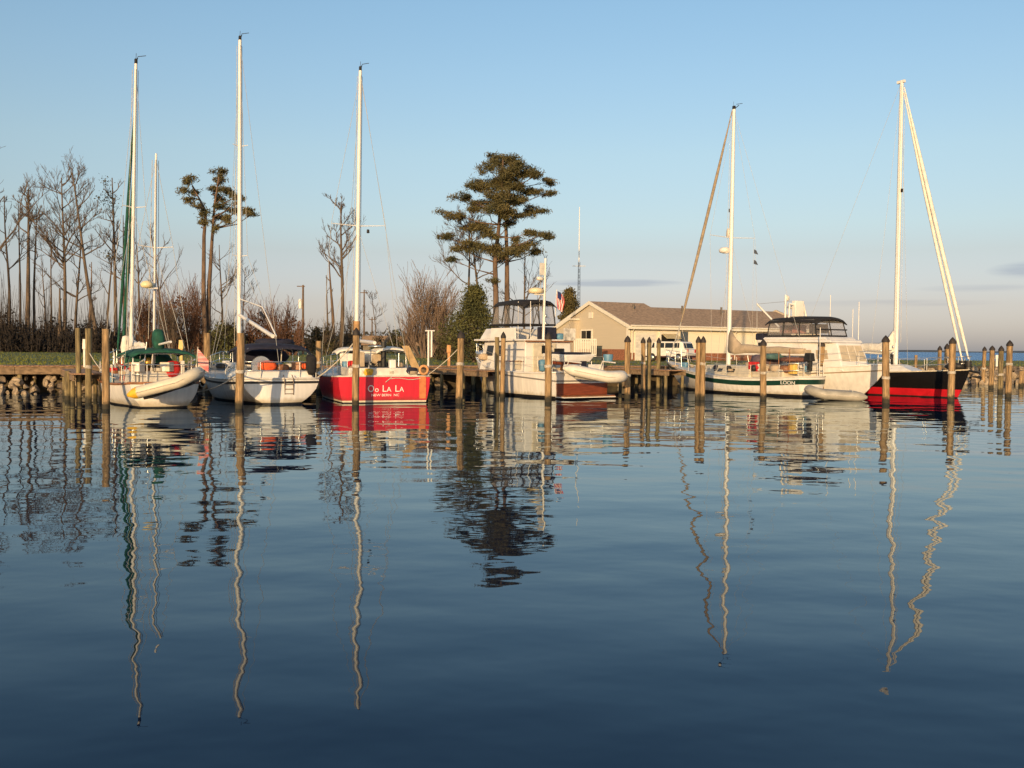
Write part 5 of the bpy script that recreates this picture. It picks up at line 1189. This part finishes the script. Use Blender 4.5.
def cedar(px, Y, ytop, wpx, label, seed, n, m=CEDAR):
    r_ = random.Random(seed); H = Z(px, ytop, Y) - GZ; Wd = wpx / FPX * Y / 2
    t = thing('cedar_tree', label, 'tree', (X(px, Y), Y, GZ), 0, 'cedars beyond the boats'); MB().tube([(0, 0, -.2), (0, 0, H * .85)], [.16, .04], 7).build('trunk', BARK, t)
    b = MB(); br = MB()
    for _ in range(n // 26):
        g = r_.random() ** .8; rad = Wd * (1 - g ** 1.7) * (.75 + .25 * math.sin(g * 9 + seed)) + .1; a = r_.uniform(0, 6.28); f = r_.uniform(.45, 1.05)
        c = V((math.cos(a) * rad * f, math.sin(a) * rad * f, .2 + g * H * .95 + r_.gauss(0, .1)))
        br.tube([(0, 0, max(.1, c.z - .5)), c], [.025, .01], 3, cap=False)
        cluster(b, c, .17 + Wd * .10, .17 + Wd * .10, .32, 26, .075 * Y / 62, r_, .6)
    br.build('limbs', BARK, t); b.build('foliage', m, t, recalc=False)
cedar(474, 63, 289, 86, 'dense conical green cedar left of the trawler flybridge', 61, 15000); cedar(569, 97, 290, 46, 'narrow brown-green cedar behind the house gable', 62, 8000, mat('bronzed cedar foliage', (.10, .075, .02), .85, .4, .8, col2=(.04, .038, .012)))

# undergrowth below the left woods, shade put into its dark colours: nobody could count it
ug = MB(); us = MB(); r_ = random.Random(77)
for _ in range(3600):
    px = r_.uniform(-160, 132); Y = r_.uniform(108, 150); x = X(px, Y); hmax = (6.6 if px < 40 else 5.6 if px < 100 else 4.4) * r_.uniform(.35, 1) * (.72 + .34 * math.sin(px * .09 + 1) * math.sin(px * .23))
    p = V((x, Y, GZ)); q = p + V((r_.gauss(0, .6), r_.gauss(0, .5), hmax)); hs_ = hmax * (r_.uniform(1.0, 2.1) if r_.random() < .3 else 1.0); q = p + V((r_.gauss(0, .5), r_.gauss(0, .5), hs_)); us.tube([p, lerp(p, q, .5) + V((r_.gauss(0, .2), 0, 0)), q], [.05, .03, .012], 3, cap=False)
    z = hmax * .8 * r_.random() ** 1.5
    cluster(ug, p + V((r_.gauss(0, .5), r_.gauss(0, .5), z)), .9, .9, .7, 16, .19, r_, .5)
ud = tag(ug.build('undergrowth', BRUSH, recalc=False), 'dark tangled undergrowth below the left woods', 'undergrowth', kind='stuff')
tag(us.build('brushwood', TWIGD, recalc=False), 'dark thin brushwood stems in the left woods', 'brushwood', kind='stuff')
fw = MB()
for _ in range(900):
    Y = r_.uniform(230, 300); x = X(r_.uniform(90, 560), Y); h_ = r_.uniform(1.5, 5.5); cluster(fw, V((x, Y, GZ + h_ * .45)), 2.2, 2.0, h_ * .55, 26, .5, r_, .5)
tag(fw.build('far_wood', mat('far wood foliage', (.05, .045, .032), .95, .3, .2), recalc=False), 'low far-off wood along the horizon behind the lawn', 'wood', kind='stuff')

# ------------------------------------------------------------------ deck clutter on the lived-in boats
def clutter(root, spots, seed):
    r_ = random.Random(seed)
    for (x0, x1, y0, y1, z, n) in spots:
        for _ in range(n):
            x, y = r_.uniform(x0, x1), r_.uniform(y0, y1); k = r_.random()
            if k < .3:
                c = MB(); a0 = r_.uniform(0, 6); ra = r_.uniform(.1, .18)
                for q in range(3): c.tube([(x + ra * math.cos(a0 + a / 10 * 6.283), y + ra * math.sin(a0 + a / 10 * 6.283), z + .03 + q * .035) for a in range(11)], .018, 5)
                c.build('coiled_line', r_.choice([ROPE, ROPE, BEIGEC, TEAK]), root)
            elif k < .6: lump(root, 'deck_bundle', r_.choice([BEIGEC, TEAK, WHITE2, NAVY, DARK, BLUEP, REDC]), (x, y, z + .12), (r_.uniform(.2, .45), r_.uniform(.2, .4), r_.uniform(.16, .34)), r_.randint(0, 999))
            elif k < .75: MB().lathe([(.1, z), (.13, z + .24), (.12, z + .25)], 12, Matrix.Translation((x, y, 0))).build('bucket', r_.choice([WHITE2, BLUEP, DARK]), root)
            elif k < .9: MB().tube([(x, y, z), (x + r_.uniform(-.1, .1), y + r_.uniform(-.1, .1), z + r_.uniform(.5, 1.0))], .02, 5).build('boat_pole', r_.choice([TEAK, WHITE2, STEEL]), root)
            else: MB().box((x, y, z + .15), (.35, .28, .3), rz=r_.uniform(0, 3)).build('deck_box', r_.choice([WHITE2, TEAK, CREAM]), root, bevel=.02)
clutter(b1, [(-1.05, -.1, 1.2, 4.2, 1.0, 24), (-.9, 1.0, .2, 1.2, 1.15, 14), (-1.0, .3, 4.5, 8.0, 1.0, 10)], 1)
clutter(b2, [(-1.0, 1.0, 0.3, 1.4, 1.16, 14), (-.9, .2, 6.8, 9.3, 1.05, 7)], 2)
clutter(b3, [(-1.3, 1.3, .2, .9, 1.02, 16), (-1.1, 1.0, 1.4, 2.8, 1.2, 14)], 3)
clutter(b5, [(-.9, .3, .6, 3.2, 1.08, 24), (-.8, .2, 7.2, 9.0, 1.1, 6), (-.9, -.3, 3.2, 6.0, 1.0, 8)], 5)
clutter(b4, [(-1.0, 1.0, .4, 1.8, 1.1, 8)], 4)
